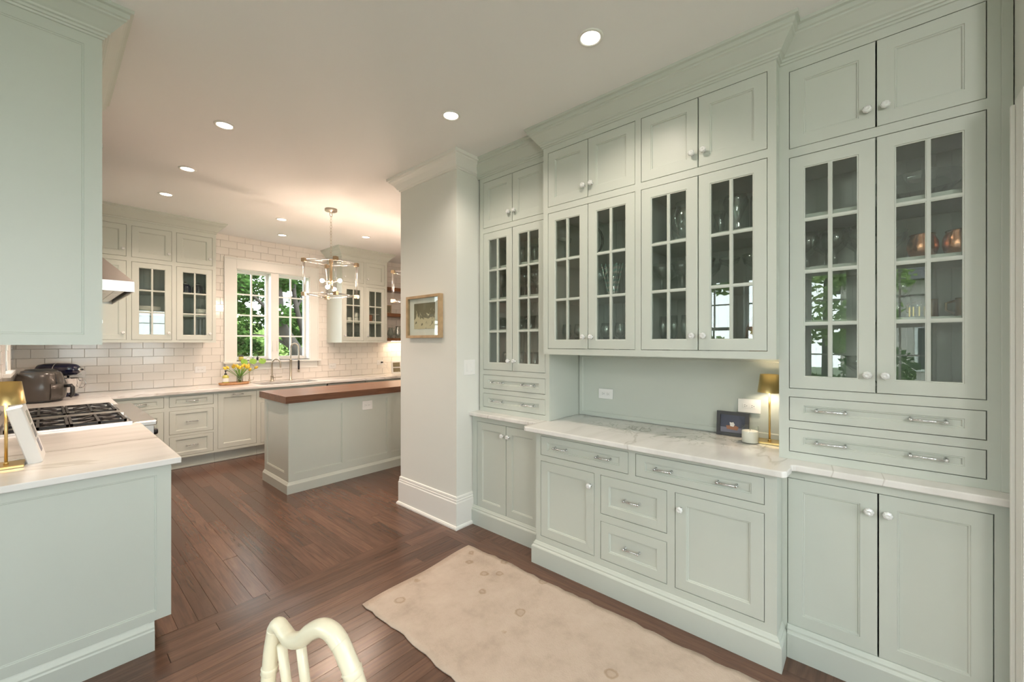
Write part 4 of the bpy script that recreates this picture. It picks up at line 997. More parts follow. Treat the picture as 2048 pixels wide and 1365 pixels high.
# ------------------------------------------------------------------ glassware
def prof_obj(kind):
    if kind in KM: return KM[kind]
    m = MB().mat(GLASSW); P = {
        'wine_glass': [(.034, 0), (.034, .002), (.006, .006), (.004, .02), (.004, .085), (.010, .092), (.030, .110), (.038, .135), (.036, .165), (.029, .195), (.028, .195), (.035, .165), (.036, .135), (.001, .100)],
        'flute_glass': [(.030, 0), (.030, .002), (.005, .006), (.004, .02), (.004, .08), (.012, .095), (.022, .13), (.024, .17), (.020, .225), (.019, .225), (.022, .17), (.001, .10)],
        'coupe_glass': [(.035, 0), (.035, .002), (.006, .006), (.004, .02), (.004, .10), (.012, .108), (.040, .120), (.052, .145), (.051, .150), (.050, .146), (.001, .115)],
        'tumbler': [(.001, .0), (.034, 0), (.036, .01), (.040, .105), (.038, .105), (.033, .012), (.001, .012)],
        'goblet': [(.036, 0), (.036, .003), (.010, .010), (.012, .03), (.008, .05), (.014, .06), (.040, .085), (.046, .12), (.044, .155), (.042, .155), (.044, .12), (.001, .075)],
        'balloon_glass': [(.038, 0), (.038, .002), (.006, .006), (.004, .02), (.004, .09), (.014, .10), (.048, .13), (.056, .165), (.048, .20), (.040, .215), (.039, .215), (.054, .165), (.001, .105)],
        'crystal_glass': [(.038, 0), (.038, .003), (.009, .008), (.008, .07), (.018, .085), (.046, .115), (.058, .16), (.056, .16), (.044, .117), (.001, .09)],
        'glass_bowl': [(.001, 0), (.04, 0), (.045, .006), (.085, .030), (.105, .062), (.103, .063), (.083, .033), (.001, .008)],
        'wide_bowl': [(.001, 0), (.06, 0), (.065, .006), (.13, .060), (.185, .115), (.183, .116), (.128, .063), (.001, .008)],
        'hurricane_glass': [(.03, 0), (.03, .003), (.010, .012), (.014, .04), (.028, .07), (.024, .11), (.036, .15), (.034, .15), (.022, .11), (.001, .05)],
        'glass_pitcher': [(.001, 0), (.05, 0), (.06, .02), (.072, .08), (.060, .15), (.042, .19), (.050, .225), (.048, .225), (.040, .19), (.058, .15), (.070, .08), (.001, .012)],
        'glass_chimney': [(.030, 0), (.050, .03), (.055, .07), (.035, .13), (.028, .22), (.0265, .22), (.033, .13), (.053, .07), (.028, 0)],
        'glass_jar': [(.001, 0), (.045, 0), (.048, .01), (.048, .12), (.040, .135), (.040, .145), (.038, .145), (.046, .12), (.001, .01)],
    }[kind]
    wob = (lambda a, h: 1 + .035 * cos(8 * a)) if kind in ('crystal_glass', 'goblet', 'glass_bowl', 'balloon_glass') else None
    m.lathe(P, 24, cap=False, wob=wob)
    if kind == 'glass_pitcher': m.tube([(.048, 0, .19), (.085, 0, .18), (.098, 0, .14), (.09, 0, .09), (.068, 0, .06)], .007, 6)
    KM[kind] = m.data(kind); return KM[kind]
SHN = {0: 'bottom shelf', 1: 'second shelf', 2: 'third shelf', 3: 'top shelf'}
def put(kind, cab, cabname, lx, ly, z, shelf_i, pos, group=None, nm=None, cat=None, desc=None, sc_=1.0):
    """a glass on a shelf; lx, ly in the cabinet's own frame"""
    wp = cab.matrix_basis @ Vector((lx, ly, 0))
    c_, s_ = cos(cab.rotation_euler[2]), sin(cab.rotation_euler[2])
    X = cab.location.x + lx * c_ - ly * s_; Y = cab.location.y + lx * s_ + ly * c_
    o = obj(nm or kind, prof_obj(kind), loc=(X, Y, z + .0006), rot=(0, 0, prnd.uniform(0, 6)))
    o.scale = (sc_,) * 3
    lab = '%s, %s of %s, %s' % (desc or kind.replace('_', ' '), SHN[shelf_i], cabname, pos)
    tag(o, lab, cat or ('bowl' if 'bowl' in kind else 'glass'), group or 'glassware on the %s of the %s' % (SHN[shelf_i], cabname))
    return o
TS = [1.268, 1.60, 1.86, 2.118]; CS = [1.426, 1.80, 2.082]
def line(kind, cab, cn, si, z, x0, x1, n, ly=(.2,), **kw):
    for j, yv in enumerate(ly):
        for i in range(n):
            pos = ('%s from %s side' % (['first', 'second', 'third', 'fourth', 'fifth', 'sixth', 'seventh'][i], 'pier')) + (', %s row' % ['front', 'back'][j] if len(ly) > 1 else '')
            put(kind, cab, cn, x0 + (x1 - x0) * (i / max(1, n - 1)), yv, z, si, pos, **kw)
LT = 'pier tower'; CL = 'left wall cabinet half'; CR = 'right wall cabinet half'; RT = 'right tower'
line('hurricane_glass', tl, LT, 3, TS[3], .18, .60, 4, (.16,), desc='clear footed glass')
line('balloon_glass', tl, LT, 2, TS[2], .13, .61, 5, (.14,), desc='round stemmed glass')
line('tumbler', tl, LT, 2, TS[2], .17, .63, 6, (.28,), desc='plain tumbler')
line('tumbler', tl, LT, 1, TS[1], .12, .62, 6, (.16,), desc='plain tumbler')
line('glass_jar', tl, LT, 0, TS[0], .15, .60, 4, (.18,), desc='squat glass jar', cat='jar')
put('coupe_glass', cu, CL, .10, .12, CS[2], 2, 'at the pier end')
line('wine_glass', cu, CL, 1, CS[1], .26, .36, 2, (.16,), desc='tall wine glass')
put('wine_glass', cu, CL, .60, .14, CS[1], 1, 'nearest the middle stile', desc='large wine glass', sc_=1.1)
put('glass_chimney', cu, CL, .60, .20, CS[2], 2, 'against the middle stile', desc='tall glass chimney', cat='vase')
line('wine_glass', cu, CL, 0, CS[0], .10, .62, 6, (.15,), desc='low wine glass')
line('tumbler', cu, CL, 0, CS[0], .13, .60, 5, (.28,), desc='small tumbler')
put('glass_pitcher', cu, CR, .93, .13, CS[2], 2, 'behind its left door', desc='clear pitcher with handle', cat='pitcher')
put('hurricane_glass', cu, CR, 1.10, .20, CS[2], 2, 'behind the right door, left pane', desc='small footed glass')
line('glass_jar', cu, CR, 2, CS[2], 1.20, 1.335, 2, (.12,), desc='tall ribbed jar', cat='jar', sc_=1.35)
line('crystal_glass', cu, CR, 1, CS[1], .80, 1.04, 3, (.12, .25), desc='cut stemmed glass')
put('coupe_glass', cu, CR, 1.17, .12, CS[1], 1, 'behind the right door, left pane', desc='wide coupe glass')
put('crystal_glass', cu, CR, 1.28, .16, CS[1], 1, 'behind the right door, right pane', desc='cut stemmed glass')
line('flute_glass', cu, CR, 0, CS[0], .80, 1.06, 5, (.14,), desc='tall flute glass')
line('goblet', tr_, RT, 2, TS[2], .10, .32, 3, (.13,), desc='thick stemmed goblet', sc_=1.15)
put('balloon_glass', tr_, RT, .16, .30, TS[2], 2, 'back row, first from the lamp side', desc='round stemmed glass')
put('balloon_glass', tr_, RT, .285, .30, TS[2], 2, 'back row, second from the lamp side', desc='round stemmed glass')
put('crystal_glass', tr_, RT, .42, .26, TS[2], 2, 'behind the right door, left pane', desc='faint cut glass')
put('crystal_glass', tr_, RT, .435, .10, TS[1], 1, 'behind the right door, left pane', desc='cut crystal stemmed glass')
put('crystal_glass', tr_, RT, .30, .10, TS[0], 0, 'behind the left door, right pane', desc='cut crystal stemmed glass')
put('wide_bowl', tr_, RT, .50, .20, TS[3], 3, 'behind the right door', desc='large flared glass bowl', sc_=.9)
for i, (bx, by) in enumerate([(.43, .13), (.60, .13)]): put('glass_bowl', tr_, RT, bx, by, TS[0], 0, ['left one of the pair', 'right one of the pair'][i], desc='cut glass bowl', sc_=.72)
for i, (bx, by) in enumerate([(.515, .14), (.625, .14)]):
    X, Y = 2.41 + by, .341 - bx
    m = MB().mat(COPPER).lathe([(.001, 0), (.030, 0), (.042, .012), (.052, .045), (.050, .075), (.040, .098), (.043, .106), (.0415, .106), (.038, .098), (.048, .075), (.001, .01)], 24, cap=False, wob=lambda a, h: 1 + .01 * sin(9 * a + h * 200))
    t = thing('copper_mug', ['hammered copper mug on the upper shelf of the right tower, left of the pair', 'hammered copper mug on the upper shelf of the right tower, right of the pair'][i], 'mug', (X, Y, TS[2] + .0006), 0, 'hammered copper mugs')
    obj('cup', m, t); obj('handle', MB().mat(COPPER).tube([(.040, -.0, .085), (.068, 0, .080), (.070, 0, .045), (.048, 0, .028)], .005, 8), t, rot=(0, 0, R(20)))
for i, (bx, by) in enumerate([(.53, .16), (.65, .16)]):
    t = thing('lidded_tankard', ['dark metal tankard in the right tower, beside the small lantern glass', 'dark metal tankard at the right edge of the right tower'][i], 'mug', (2.41 + by, .341 - bx, TS[1] + .0006), 0, 'dark metal tankards')
    obj('cup', MB().mat(ABRASS).lathe([(.001, 0), (.040, 0), (.036, .01), (.034, .075), (.036, .08), (.034, .08), (.032, .012), (.001, .012)], 20, cap=False), t)
    obj('handle', MB().mat(ABRASS).tube([(0, .034, .07), (0, .062, .06), (0, .062, .03), (0, .038, .015)], .005, 8), t)
t = thing('votive_lantern', 'small gold striped votive glass in front of the dark tankard', 'candle holder', (2.41 + .09, .341 - .50, TS[1] + .0006), 0)
obj('cup', MB().mat(GLASSW).lathe([(.001, 0), (.026, 0), (.030, .10), (.028, .10), (.024, .004), (.001, .004)], 20, cap=False), t); vb = MB().mat(BRASS)
for k in range(10): vb.box(.0305 * cos(k * pi / 5) - .002, .0305 * sin(k * pi / 5) - .002, .004, .0305 * cos(k * pi / 5) + .002, .0305 * sin(k * pi / 5) + .002, .045)
obj('gold_stripes', vb, t)
t = thing('copper_jug', 'rosy copper jug on the bottom shelf of the right half of the wall cabinet', 'jug', (2.33 + .13, 1.745 - 1.315, CS[0] + .0006), 0)
obj('body', MB().mat(COPPER).lathe([(.001, 0), (.040, 0), (.060, .03), (.072, .085), (.066, .14), (.045, .19), (.030, .215), (.034, .23), (.001, .23)], 28), t)
obj('band', MB().mat(ABRASS).lathe([(.0725, .083), (.0735, .088), (.0725, .093)], 28, cap=False), t)
obj('latch', MB().mat(BRASS).lathe([(.012, 0), (.012, .010), (.001, .012)], 12, 'y', (0, 0, 0)), t, loc=(-.072, -.015, .088), rot=(0, 0, R(-80)))
t = thing('jar_of_straws', 'clear jar of green striped paper straws in the hutch wall cabinet', 'straws', (2.33 + .13, 1.745 - .47, CS[1] + .0006), 0)
obj('jar', prof_obj('glass_jar'), t)
for k in range(16):
    a = k * 2.4; r0 = .022 * (k % 3) / 2 + .004; r1 = r0 * 2.3 + .012; m = MB()
    for q in range(12):
        m.mat(STRAW if q % 2 else WAX); f0, f1 = q / 12, (q + 1) / 12
        m.tube([(r0 * cos(a) + (r1 - r0) * cos(a) * f, r0 * sin(a) + (r1 - r0) * sin(a) * f, .012 + .195 * f) for f in (f0, f1)], .0032, 5)
    obj('straw', m, t)
t = thing('wire_ornament', 'black wire cage ornament on the top shelf of the wall cabinet', 'ornament', (2.33 + .12, 1.745 - .33, CS[2] + .0006), 0)
wm = MB().mat(BLACK)
for k in range(6):
    a = k * pi / 6; wm.tube([(.07 * sin(b_) * cos(a) , .07 * sin(b_) * sin(a), .10 + .095 * cos(b_)) for b_ in [pi * q / 10 for q in range(21)]], .002, 5)
obj('cage', wm, t); obj('foot', MB().mat(BLACK).lathe([(.035, 0), (.035, .004), (.004, .008)], 16), t)

# kitchen cabinets' contents
def lathe_thing(nm, label, cat, prof, m_, loc, n=24, group=None, cap=False):
    return tag(obj(nm, MB().mat(m_).lathe(prof, n, cap=cap), loc=loc), label, cat, group)
BOWLP = [(.001, 0), (.05, 0), (.055, .008), (.10, .045), (.125, .07), (.123, .071), (.098, .048), (.001, .010)]
PLP = [(.001, 0), (.075, 0), (.08, .004), (.125, .014), (.124, .016), (.08, .007), (.001, .004)]
for i in range(3): lathe_thing('serving_bowl', 'white serving bowl %s in the left kitchen cabinet, middle shelf' % ['under the others', 'in the middle of its stack', 'at the top of its stack'][i], 'bowl', [(r * 1.1, h * .8) for r, h in BOWLP], CERAM, (.79, UF + .19, 1.8286 + i * .016), group='white serving bowls stacked')
for i in range(8): lathe_thing('plate', '%s white dinner plate of the stack behind the glass door nearest the window' % ['lowest', 'second lowest', 'third lowest', 'fourth lowest', 'fourth highest', 'third highest', 'second highest', 'topmost'][i], 'plate', PLP, CERAM, (1.215, UF + .19, 1.5116 + i * .0085), group='stacked white plates by the window')
for i in range(3): lathe_thing('bowl', 'white bowl %s on the shelf above the plates' % ['at the bottom of the stack', 'inside the lower bowl', 'topmost in the stack'][i], 'bowl', [(r * .62, h * .8) for r, h in BOWLP], CERAM, (1.31, UF + .14, 1.8286 + i * .014), group='small white bowls above the plates')
for i, x in enumerate((1.155, 1.285)):
    t = thing('dark_canister', ['black canister with silver lid, left of two on the top shelf', 'black canister with silver lid, right of two on the top shelf'][i], 'canister', (x, UF + .2, 2.1006), 0, 'black canisters')
    obj('pot', MB().mat(NAVY).lathe([(.001, 0), (.055, 0), (.060, .02), (.058, .09), (.040, .12), (.001, .12)], 24), t)
    obj('lid', MB().mat(CHROME).lathe([(.041, .120), (.040, .132), (.012, .138), (.012, .155), (.001, .157)], 20), t)
for i, (x, z) in enumerate([(3.27, 1.8286), (3.385, 1.8286), (3.385, 1.909)]):
    t = thing('mug', ['white mug on the shelf, left of the stacked pair', 'white mug under another behind the left door', 'white mug stacked on top of another'][i], 'mug', (x, UF + .14, z), 0, 'white mugs in the right kitchen cabinet')
    obj('cup', MB().mat(CERAM).lathe([(.001, 0), (.032, 0), (.036, .006), (.036, .078), (.034, .078), (.033, .008), (.001, .008)], 20, cap=False), t); obj('handle', MB().mat(CERAM).tube([(.034, 0, .06), (.055, 0, .055), (.055, 0, .025), (.034, 0, .018)], .004, 6), t)
tag(obj('patterned_box', MB().mat(AMBER).cbox(-.06, -.03, 0, .06, .03, .13, .003), loc=(3.59, UF + .12, 1.829)), 'brown patterned box behind the far right glass door', 'box')
for i, x in enumerate((3.28, 3.42, 3.50)): o = tag(obj('stem_glass', prof_obj('goblet'), loc=(x, UF + .15, 1.5116)), ['clear goblet behind the left door, first from the window', 'clear goblet behind the left door, second from the window', 'clear goblet at the middle stile of the right cabinet'][i], 'glass', 'goblets in the right kitchen cabinet')
for i in range(3): lathe_thing('small_plate', '%s small white dish of the pile in the right kitchen cabinet' % ['lowest', 'middle', 'topmost'][i], 'plate', [(r * .6, h) for r, h in PLP], CERAM, (3.70, UF + .15, 1.5116 + i * .009), group='pile of small white dishes')
lathe_thing('cake_stand', 'white cake stand on the middle shelf behind the far right door', 'cake stand', [(.001, 0), (.05, 0), (.05, .006), (.012, .02), (.010, .13), (.10, .14), (.10, .150), (.001, .150)], CERAM, (3.73, UF + .2, 1.8286))

# wood shelves and what stands on them
SHL = ['topmost walnut shelf right of the kitchen cabinet', 'middle walnut shelf right of the kitchen cabinet', 'lowest walnut shelf, lit from below']
shz = [(2.43, 2.495), (1.965, 2.025), (1.525, 1.575)]
for i, (a, b_) in enumerate(shz): tag(obj('wooden_shelf', MB().mat(SHELFW).cbox(3.885, 6.52, a, 4.95, YB - .0095, b_, .003)), SHL[i], 'shelf', 'walnut shelves')
sl = thing('shelf_light', 'thin light strip under the lowest walnut shelf', 'light', (4.5, 6.62, 1.524)); obj('strip', MB().mat(LIGHTM).box(-.3, -.01, -.008, .3, .01, -.001), sl)
d = bpy.data.lights.new('strip_beam', 'AREA'); d.shape = 'RECTANGLE'; d.size = .6; d.size_y = .03; d.energy = 5; d.color = (1.0, .76, .5); lo = bpy.data.objects.new('strip_beam', d); C.objects.link(lo); lo.parent = sl; lo.location = (0, 0, -.010)
for i, (x, y_) in enumerate([(4.03, 6.66), (4.12, 6.60)]):
    t = thing('framed_photo', ['dark framed family photo on the middle shelf, left one', 'pale framed family photo on the middle shelf, right one'][i], 'photo frame', (x, y_, 2.0256), R(-12))
    obj('frame', MB().mat(DARKF if i == 0 else OAK).box(-.055, 0, 0, .055, .012, .150), t); obj('photograph', MB().mat(ART1).box(-.042, -.002, .014, .042, 0, .136), t)
for i, (x, y_, s_) in enumerate([(4.00, 6.67, 1.0), (4.17, 6.61, .85), (4.36, 6.66, 1.0)]):
    o = tag(obj('glass_decanter', prof_obj('glass_pitcher'), loc=(x, y_, 1.5756)), ['round glass decanter on the lowest walnut shelf by the cabinet', 'small glass decanter in front on the lowest walnut shelf', 'glass decanter near the pier on the lowest walnut shelf'][i], 'decanter', 'decanters on the lowest shelf'); o.scale = (s_,) * 3
    o.rotation_euler = (0, 0, i * 1.3)

# ------------------------------------------------------------------ back counter
tr = thing('wooden_tray', 'oval carved wooden tray on the back counter', 'tray', (1.70, 6.52, .9195))
tm = MB().mat(TRAYW)
vs = []; n = 28
prf = [(.9, 0), (1.0, .004), (1.04, .032), (1.0, .034), (.93, .012), (.001, .010)]
tm.M = Matrix.Diagonal((.175, .085, 1, 1)); tm.lathe(prf, n, cap=True); obj('dish', tm, tr)
sb = thing('soap_bottle', 'olive liquid soap bottle with a black pump on the tray', 'soap bottle', (1.60, 6.52, .9300))
obj('bottle', MB().mat(SOAP).lathe([(.001, 0), (.034, 0), (.037, .006), (.037, .10), (.030, .118), (.014, .124), (.014, .130), (.001, .13)], 20), sb)
obj('label', MB().mat(CERAM).lathe([(.0375, .035), (.0375, .085)], 20, cap=False), sb)
obj('pump', MB().mat(BLACK).lathe([(.016, .130), (.016, .145), (.006, .148), (.006, .172), (.012, .175), (.012, .188), (.001, .19)], 14).tube([(0, 0, .182), (.03, -.01, .182), (.042, -.014, .172)], .0045, 6), sb)
vz = thing('tulip_vase', 'glass vase of yellow tulips on the wooden tray', 'flowers', (1.765, 6.52, .9300))
obj('vase', MB().mat(GLASSW).lathe([(.001, 0), (.040, 0), (.040, .11), (.0375, .11), (.0375, .006), (.001, .006)], 22, cap=False), vz)
rn = random.Random(5)
for k in range(17):
    a = k * 2.399; rr = .03 + .115 * ((k % 6) / 5); hx, hy = rr * cos(a) * 1.35, rr * sin(a) * .8; hz = .225 - rr * .35 + rn.uniform(-.015, .03)
    st_ = obj('tulip', MB().mat(STEMG).tube([(hx * .08, hy * .08, .008), (hx * .2, hy * .2, .10), (hx * .6, hy * .6, hz * .75), (hx, hy, hz)], .0028, 5), vz)
    u = Vector((hx, hy, hz * .8)).normalized(); q = Vector((0, 0, 1)).rotation_difference(u).to_matrix().to_4x4()
    pm = MB().mat(TULIP); pm.M = Matrix.Translation((hx, hy, hz)) @ q
    pm.lathe([(.001, -.004), (.012, .004), (.018, .018), (.016, .032), (.008, .046), (.001, .048)], 9, wob=lambda a_, h: 1 + .12 * cos(3 * a_))
    obj('bloom', pm, st_)
for k in range(9):
    a = k * .7 + .3; L2 = MB().mat(STEMG); h2 = .20; dx, dy = cos(a), sin(a) * .6
    pts = [(.012 * dx, .012 * dy, .03), (.03 * dx, .03 * dy, .12), (.07 * dx, .07 * dy, .18), (.13 * dx, .12 * dy, .205)]
    px = Vector((-dy, dx, 0)); vs = []
    for j, p in enumerate(pts): w3 = (.006, .012, .011, .001)[j]; vs += [tuple(Vector(p) - px * w3), tuple(Vector(p) + px * w3 + Vector((0, 0, .001)))]
    L2.add(vs, [(0, 1, 3, 2), (2, 3, 5, 4), (4, 5, 7, 6)], True); obj('leaf', L2, vz)
# sill items
cj = thing('sill_candle', 'green glass candle jar with a black lid on the window sill', 'candle', (1.845, 6.76, 1.2376)); obj('jar', MB().mat(SOAP).lathe([(.001, 0), (.030, 0), (.030, .055), (.001, .055)], 20), cj); obj('lid', MB().mat(BLACK).lathe([(.031, .055), (.031, .07), (.001, .071)], 20), cj)
for i, x in enumerate((1.93, 2.00)): tag(obj('sill_stone', MB().mat(CERAM).lathe([(.001, 0), (.02, .002), (.026, .012), (.018, .024), (.001, .027)], 12, wob=lambda a, h: 1 + .1 * cos(2 * a + 1)), loc=(x, 6.765, 1.2376)), ['pale rounded shell on the window sill beside the green candle', 'pale rounded shell on the window sill nearer the mullion'][i], 'ornament', 'shells on the sill')
dk = thing('dark_bottle', 'tiny dark glass bottle on the window sill, left sash', 'bottle', (2.055, 6.77, 1.2376)); obj('body', MB().mat(BLACK).lathe([(.001, 0), (.014, 0), (.014, .04), (.005, .05), (.005, .07), (.001, .071)], 14), dk)
bv = thing('leafy_sprig', 'clear bud vase with three round lime leaves on the sill', 'plant', (1.985, 6.722, 1.2254)); obj('bud_vase', MB().mat(GLASSW).lathe([(.001, 0), (.016, 0), (.018, .02), (.008, .045), (.010, .055), (.009, .055), (.001, .01)], 14, cap=False), bv)
for i, (lx_, lz_) in enumerate([(-.13, -.005), (-.02, .0), (.10, .0)]):
    sm = obj('stem', MB().mat(STEMG).tube([(0, 0, .04), (lx_ * .4, -.03, .075), (lx_, -.06, lz_ + .02)], .002, 5), bv)
    lm = MB().mat(LEAFG); n = 16; vs = [(0, 0, 0)] + [((.048 * (1 - .12 * abs(cos(b_ / 2)) ** 6)) * sin(b_), .006 * cos(2 * b_), .044 * cos(b_)) for b_ in [2 * pi * q / n for q in range(n)]]
    lm.M = Matrix.Translation((lx_, -.062, lz_)) @ Matrix.Rotation(R(-18), 4, 'X') @ Matrix.Rotation(R(12 - i * 10), 4, 'Z')
    lm.add(vs, [(0, k + 1, (k + 1) % n + 1) for k in range(n)], True); obj('leaf', lm, sm)
# faucets
def faucet(label, x, y, kind):
    t = thing('faucet', label, 'faucet', (x, y, .9195))
    if kind == 'filter':
        obj('spout', MB().mat(NICKEL).tube([(0, 0, 0), (0, 0, .22)] + [(.028 - .028 * cos(a), -.01 * a, .22 + .045 * sin(a)) for a in [pi * q / 8 for q in range(1, 9)]] + [(.056, -.03, .19)], .0065, 10), t)
        obj('base', MB().mat(NICKEL).lathe([(.02, 0), (.02, .006), (.013, .01), (.013, .05), (.009, .055)], 16), t)
        obj('lever', MB().mat(NICKEL).tube([(0, 0, .035), (.045, -.01, .04), (.05, -.01, .085)], .004, 8), t)
    elif kind == 'main':
        obj('spout', MB().mat(NICKEL).tube([(0, 0, 0), (0, 0, .27)] + [(.045 - .045 * cos(a), -.02 * a, .27 + .06 * sin(a)) for a in [pi * q / 10 for q in range(1, 11)]] + [(.092, -.065, .20)], .011, 12), t)
        obj('base', MB().mat(NICKEL).lathe([(.03, 0), (.03, .006), (.021, .01), (.021, .075), (.024, .08), (.014, .085)], 18), t)
        obj('lever', MB().mat(NICKEL).tube([(.02, 0, .055), (.06, -.01, .055), (.13, -.02, .058)], .005, 8), t)
    else:
        obj('post', MB().mat(NICKEL).lathe([(.026, 0), (.026, .008), (.017, .014), (.017, .30), (.020, .305), (.020, .32), (.012, .325)], 16), t)
        arc = [(0, 0, .32), (0, 0, .50)] + [(.045 - .045 * cos(a), -.02 * a, .50 + .06 * sin(a)) for a in [pi * q / 10 for q in range(1, 11)]] + [(.092, -.065, .42), (.092, -.065, .30)]
        sp = MB().mat(NICKEL); P = [Vector(p) for p in arc]; fine = []
        for q in range(len(P) - 1):
            nn = max(1, int((P[q + 1] - P[q]).length / .004))
            for j in range(nn): fine.append(P[q].lerp(P[q + 1], j / nn))
        sp.tube([tuple(p) for p in fine], .0125, 8, rf=lambda f, n_=len(fine): 1.0 if int(f * n_) % 2 else .78)
        obj('spring_hose', sp, t)
        obj('sprayer', MB().mat(BLACK).lathe([(.012, .16), (.014, .17), (.014, .29), (.010, .30)], 12, o=(.092, -.065, 0)).mat(NICKEL).lathe([(.017, .12), (.017, .145), (.013, .16)], 12, o=(.092, -.065, 0)), t)
        obj('holder_arm', MB().mat(NICKEL).tube([(0, 0, .30), (.045, -.03, .295), (.092, -.065, .29)], .004, 8), t)
    return t
faucet('slim filtered water tap at the left end of the sink', 1.915, 6.64, 'filter')
faucet('curved nickel mixer tap in the middle of the sink', 2.215, 6.66, 'main')
faucet('tall spring pull-down faucet right of the mixer tap', 2.48, 6.68, 'spring')
tb = thing('photo_stand', 'white photo stand with two pictures on the right back counter', 'photo frame', (4.30, 6.60, .9195), R(-4)); tb.rotation_euler = (R(-8), 0, R(-4))
obj('frame', MB().mat(PLATE).cbox(-.10, 0, .002, .10, .02, .235, .004), tb)
for (a, b_) in ((.03, .105), (.125, .205)): obj('photograph', MB().mat(ART1).box(-.07, -.002, a, .07, 0, b_), tb)

# ------------------------------------------------------------------ corner appliances
af = thing('air_fryer', 'grey egg shaped air fryer in the counter corner', 'air fryer', (-.035, 6.03, .9195), R(66))
am = MB().mat(BLACK).lathe([(.125, 0), (.15, .004), (.155, .02)], 32).mat(GREYP).lathe([(.157, .02), (.166, .05), (.172, .12), (.168, .18), (.152, .26), (.140, .285), (.120, .292)], 36, cap=False)
obj('body', am, af); obj('top_cap', MB().mat(BLACK).lathe([(.122, .290), (.118, .300), (.10, .306), (.09, .315), (.001, .317)], 32), af)
bk_ = []; na = 14
for (r_, z_) in ((.150, .028), (.170, .030), (.178, .06), (.181, .12), (.178, .172), (.150, .174)): bk_ += [(r_ * sin(R(-42 + 84 * k / na)), -r_ * cos(R(-42 + 84 * k / na)), z_) for k in range(na + 1)]
obj('basket', MB().mat(GREYP).add(bk_, [(j * (na + 1) + k, j * (na + 1) + k + 1, (j + 1) * (na + 1) + k + 1, (j + 1) * (na + 1) + k) for j in range(5) for k in range(na)], True), af)
obj('front_panel', MB().mat(BLACK).add([(-.08, -.157, .175), (.08, -.157, .175), (.06, -.135, .275), (-.06, -.135, .275), (-.07, -.12, .18), (.07, -.12, .18), (.05, -.10, .28), (-.05, -.10, .28)], [(0, 1, 2, 3), (1, 5, 6, 2), (4, 0, 3, 7), (3, 2, 6, 7), (5, 4, 7, 6), (4, 5, 1, 0)]), af)
obj('handle', MB().mat(BLACK).tube([(0, -.17, .145), (0, -.225, .15), (0, -.235, .13), (0, -.235, .06), (0, -.215, .04)], .017, 10), af)
sm = thing('stand_mixer', 'dark navy stand mixer with a steel bowl behind the air fryer', 'mixer', (.06, 6.50, .9195), R(-38))
bs = MB().mat(NAVY); bs.M = Matrix.Diagonal((1.0, .62, 1, 1)); bs.lathe([(.001, 0), (.15, 0), (.155, .012), (.14, .03), (.001, .036)], 28); obj('base', bs, sm, loc=(.06, 0, 0))
ar = MB().mat(NAVY); ar.M = Matrix.Translation((-.06, 0, 0)) @ Matrix.Diagonal((.8, 1, 1, 1)); ar.lathe([(.07, .03), (.055, .08), (.05, .16), (.055, .24)], 20); obj('column', ar, sm)
hm = MB().mat(NAVY); hm.lathe([(.001, -.19), (.035, -.185), (.058, -.16), (.068, -.10), (.070, 0), (.066, .10), (.055, .16), (.035, .185), (.001, .19)], 28, 'x'); obj('motor_head', hm, sm, loc=(.04, 0, .285))
obj('trim_band', MB().mat(CHROME).lathe([(.0712, -.004), (.0712, .004)], 28, 'x', cap=False), sm, loc=(.04, 0, .285)); obj('hub_cap', MB().mat(CHROME).lathe([(.022, .185), (.022, .205), (.001, .207)], 16, 'x'), sm, loc=(.04, 0, .285)); obj('hub_knob', MB().mat(BLACK).lathe([(.008, .207), (.008, .225), (.001, .226)], 10, 'x'), sm, loc=(.04, 0, .285))
bw = obj('mixing_bowl', MB().mat(CHROME).lathe([(.001, .0), (.055, 0), (.05, .012), (.085, .05), (.105, .10), (.108, .155), (.111, .158), (.106, .155), (.10, .10), (.001, .02)], 32, cap=False), sm, loc=(.13, 0, .036))
obj('bowl_handle', MB().mat(CHROME).tube([(.105, 0, .13), (.15, 0, .135), (.16, 0, .10), (.145, 0, .06), (.10, 0, .055)], .006, 8), bw)
obj('beater', MB().mat(CHROME).lathe([(.012, .09), (.010, .22)], 10), sm, loc=(.13, 0, .0))
wf = thing('triple_photo_stand', 'thick white three picture stand standing on the peninsula beside the brass lamp', 'photo frame', (.0, 3.075, .918), 0)
wf.rotation_euler = (R(-14), 0, R(88))
m = MB().mat(PLATE).cbox(-.105, 0, .004, .105, .05, .285, .004)
obj('frame', m, wf)
for k in range(3): obj('photograph', MB().mat(mat('grey_photo_%d' % k, (.22 + .05 * k, .22 + .05 * k, .27), .4, noise=.5, nscale=30)).box(-.035, -.0015, .045 + k * .073, .035, 0, .105 + k * .073), wf)
tag(obj('lamp_cable', MB().mat(PLATE).tube([(-.075, 2.99, .924), (-.04, 3.02, .923), (-.03, 3.08, .923), (-.08, 3.12, .923), (-.13, 3.09, .923), (-.14, 3.04, .923)], .0025, 6)), 'white charging cable curled on the peninsula beside the lamp', 'cord')

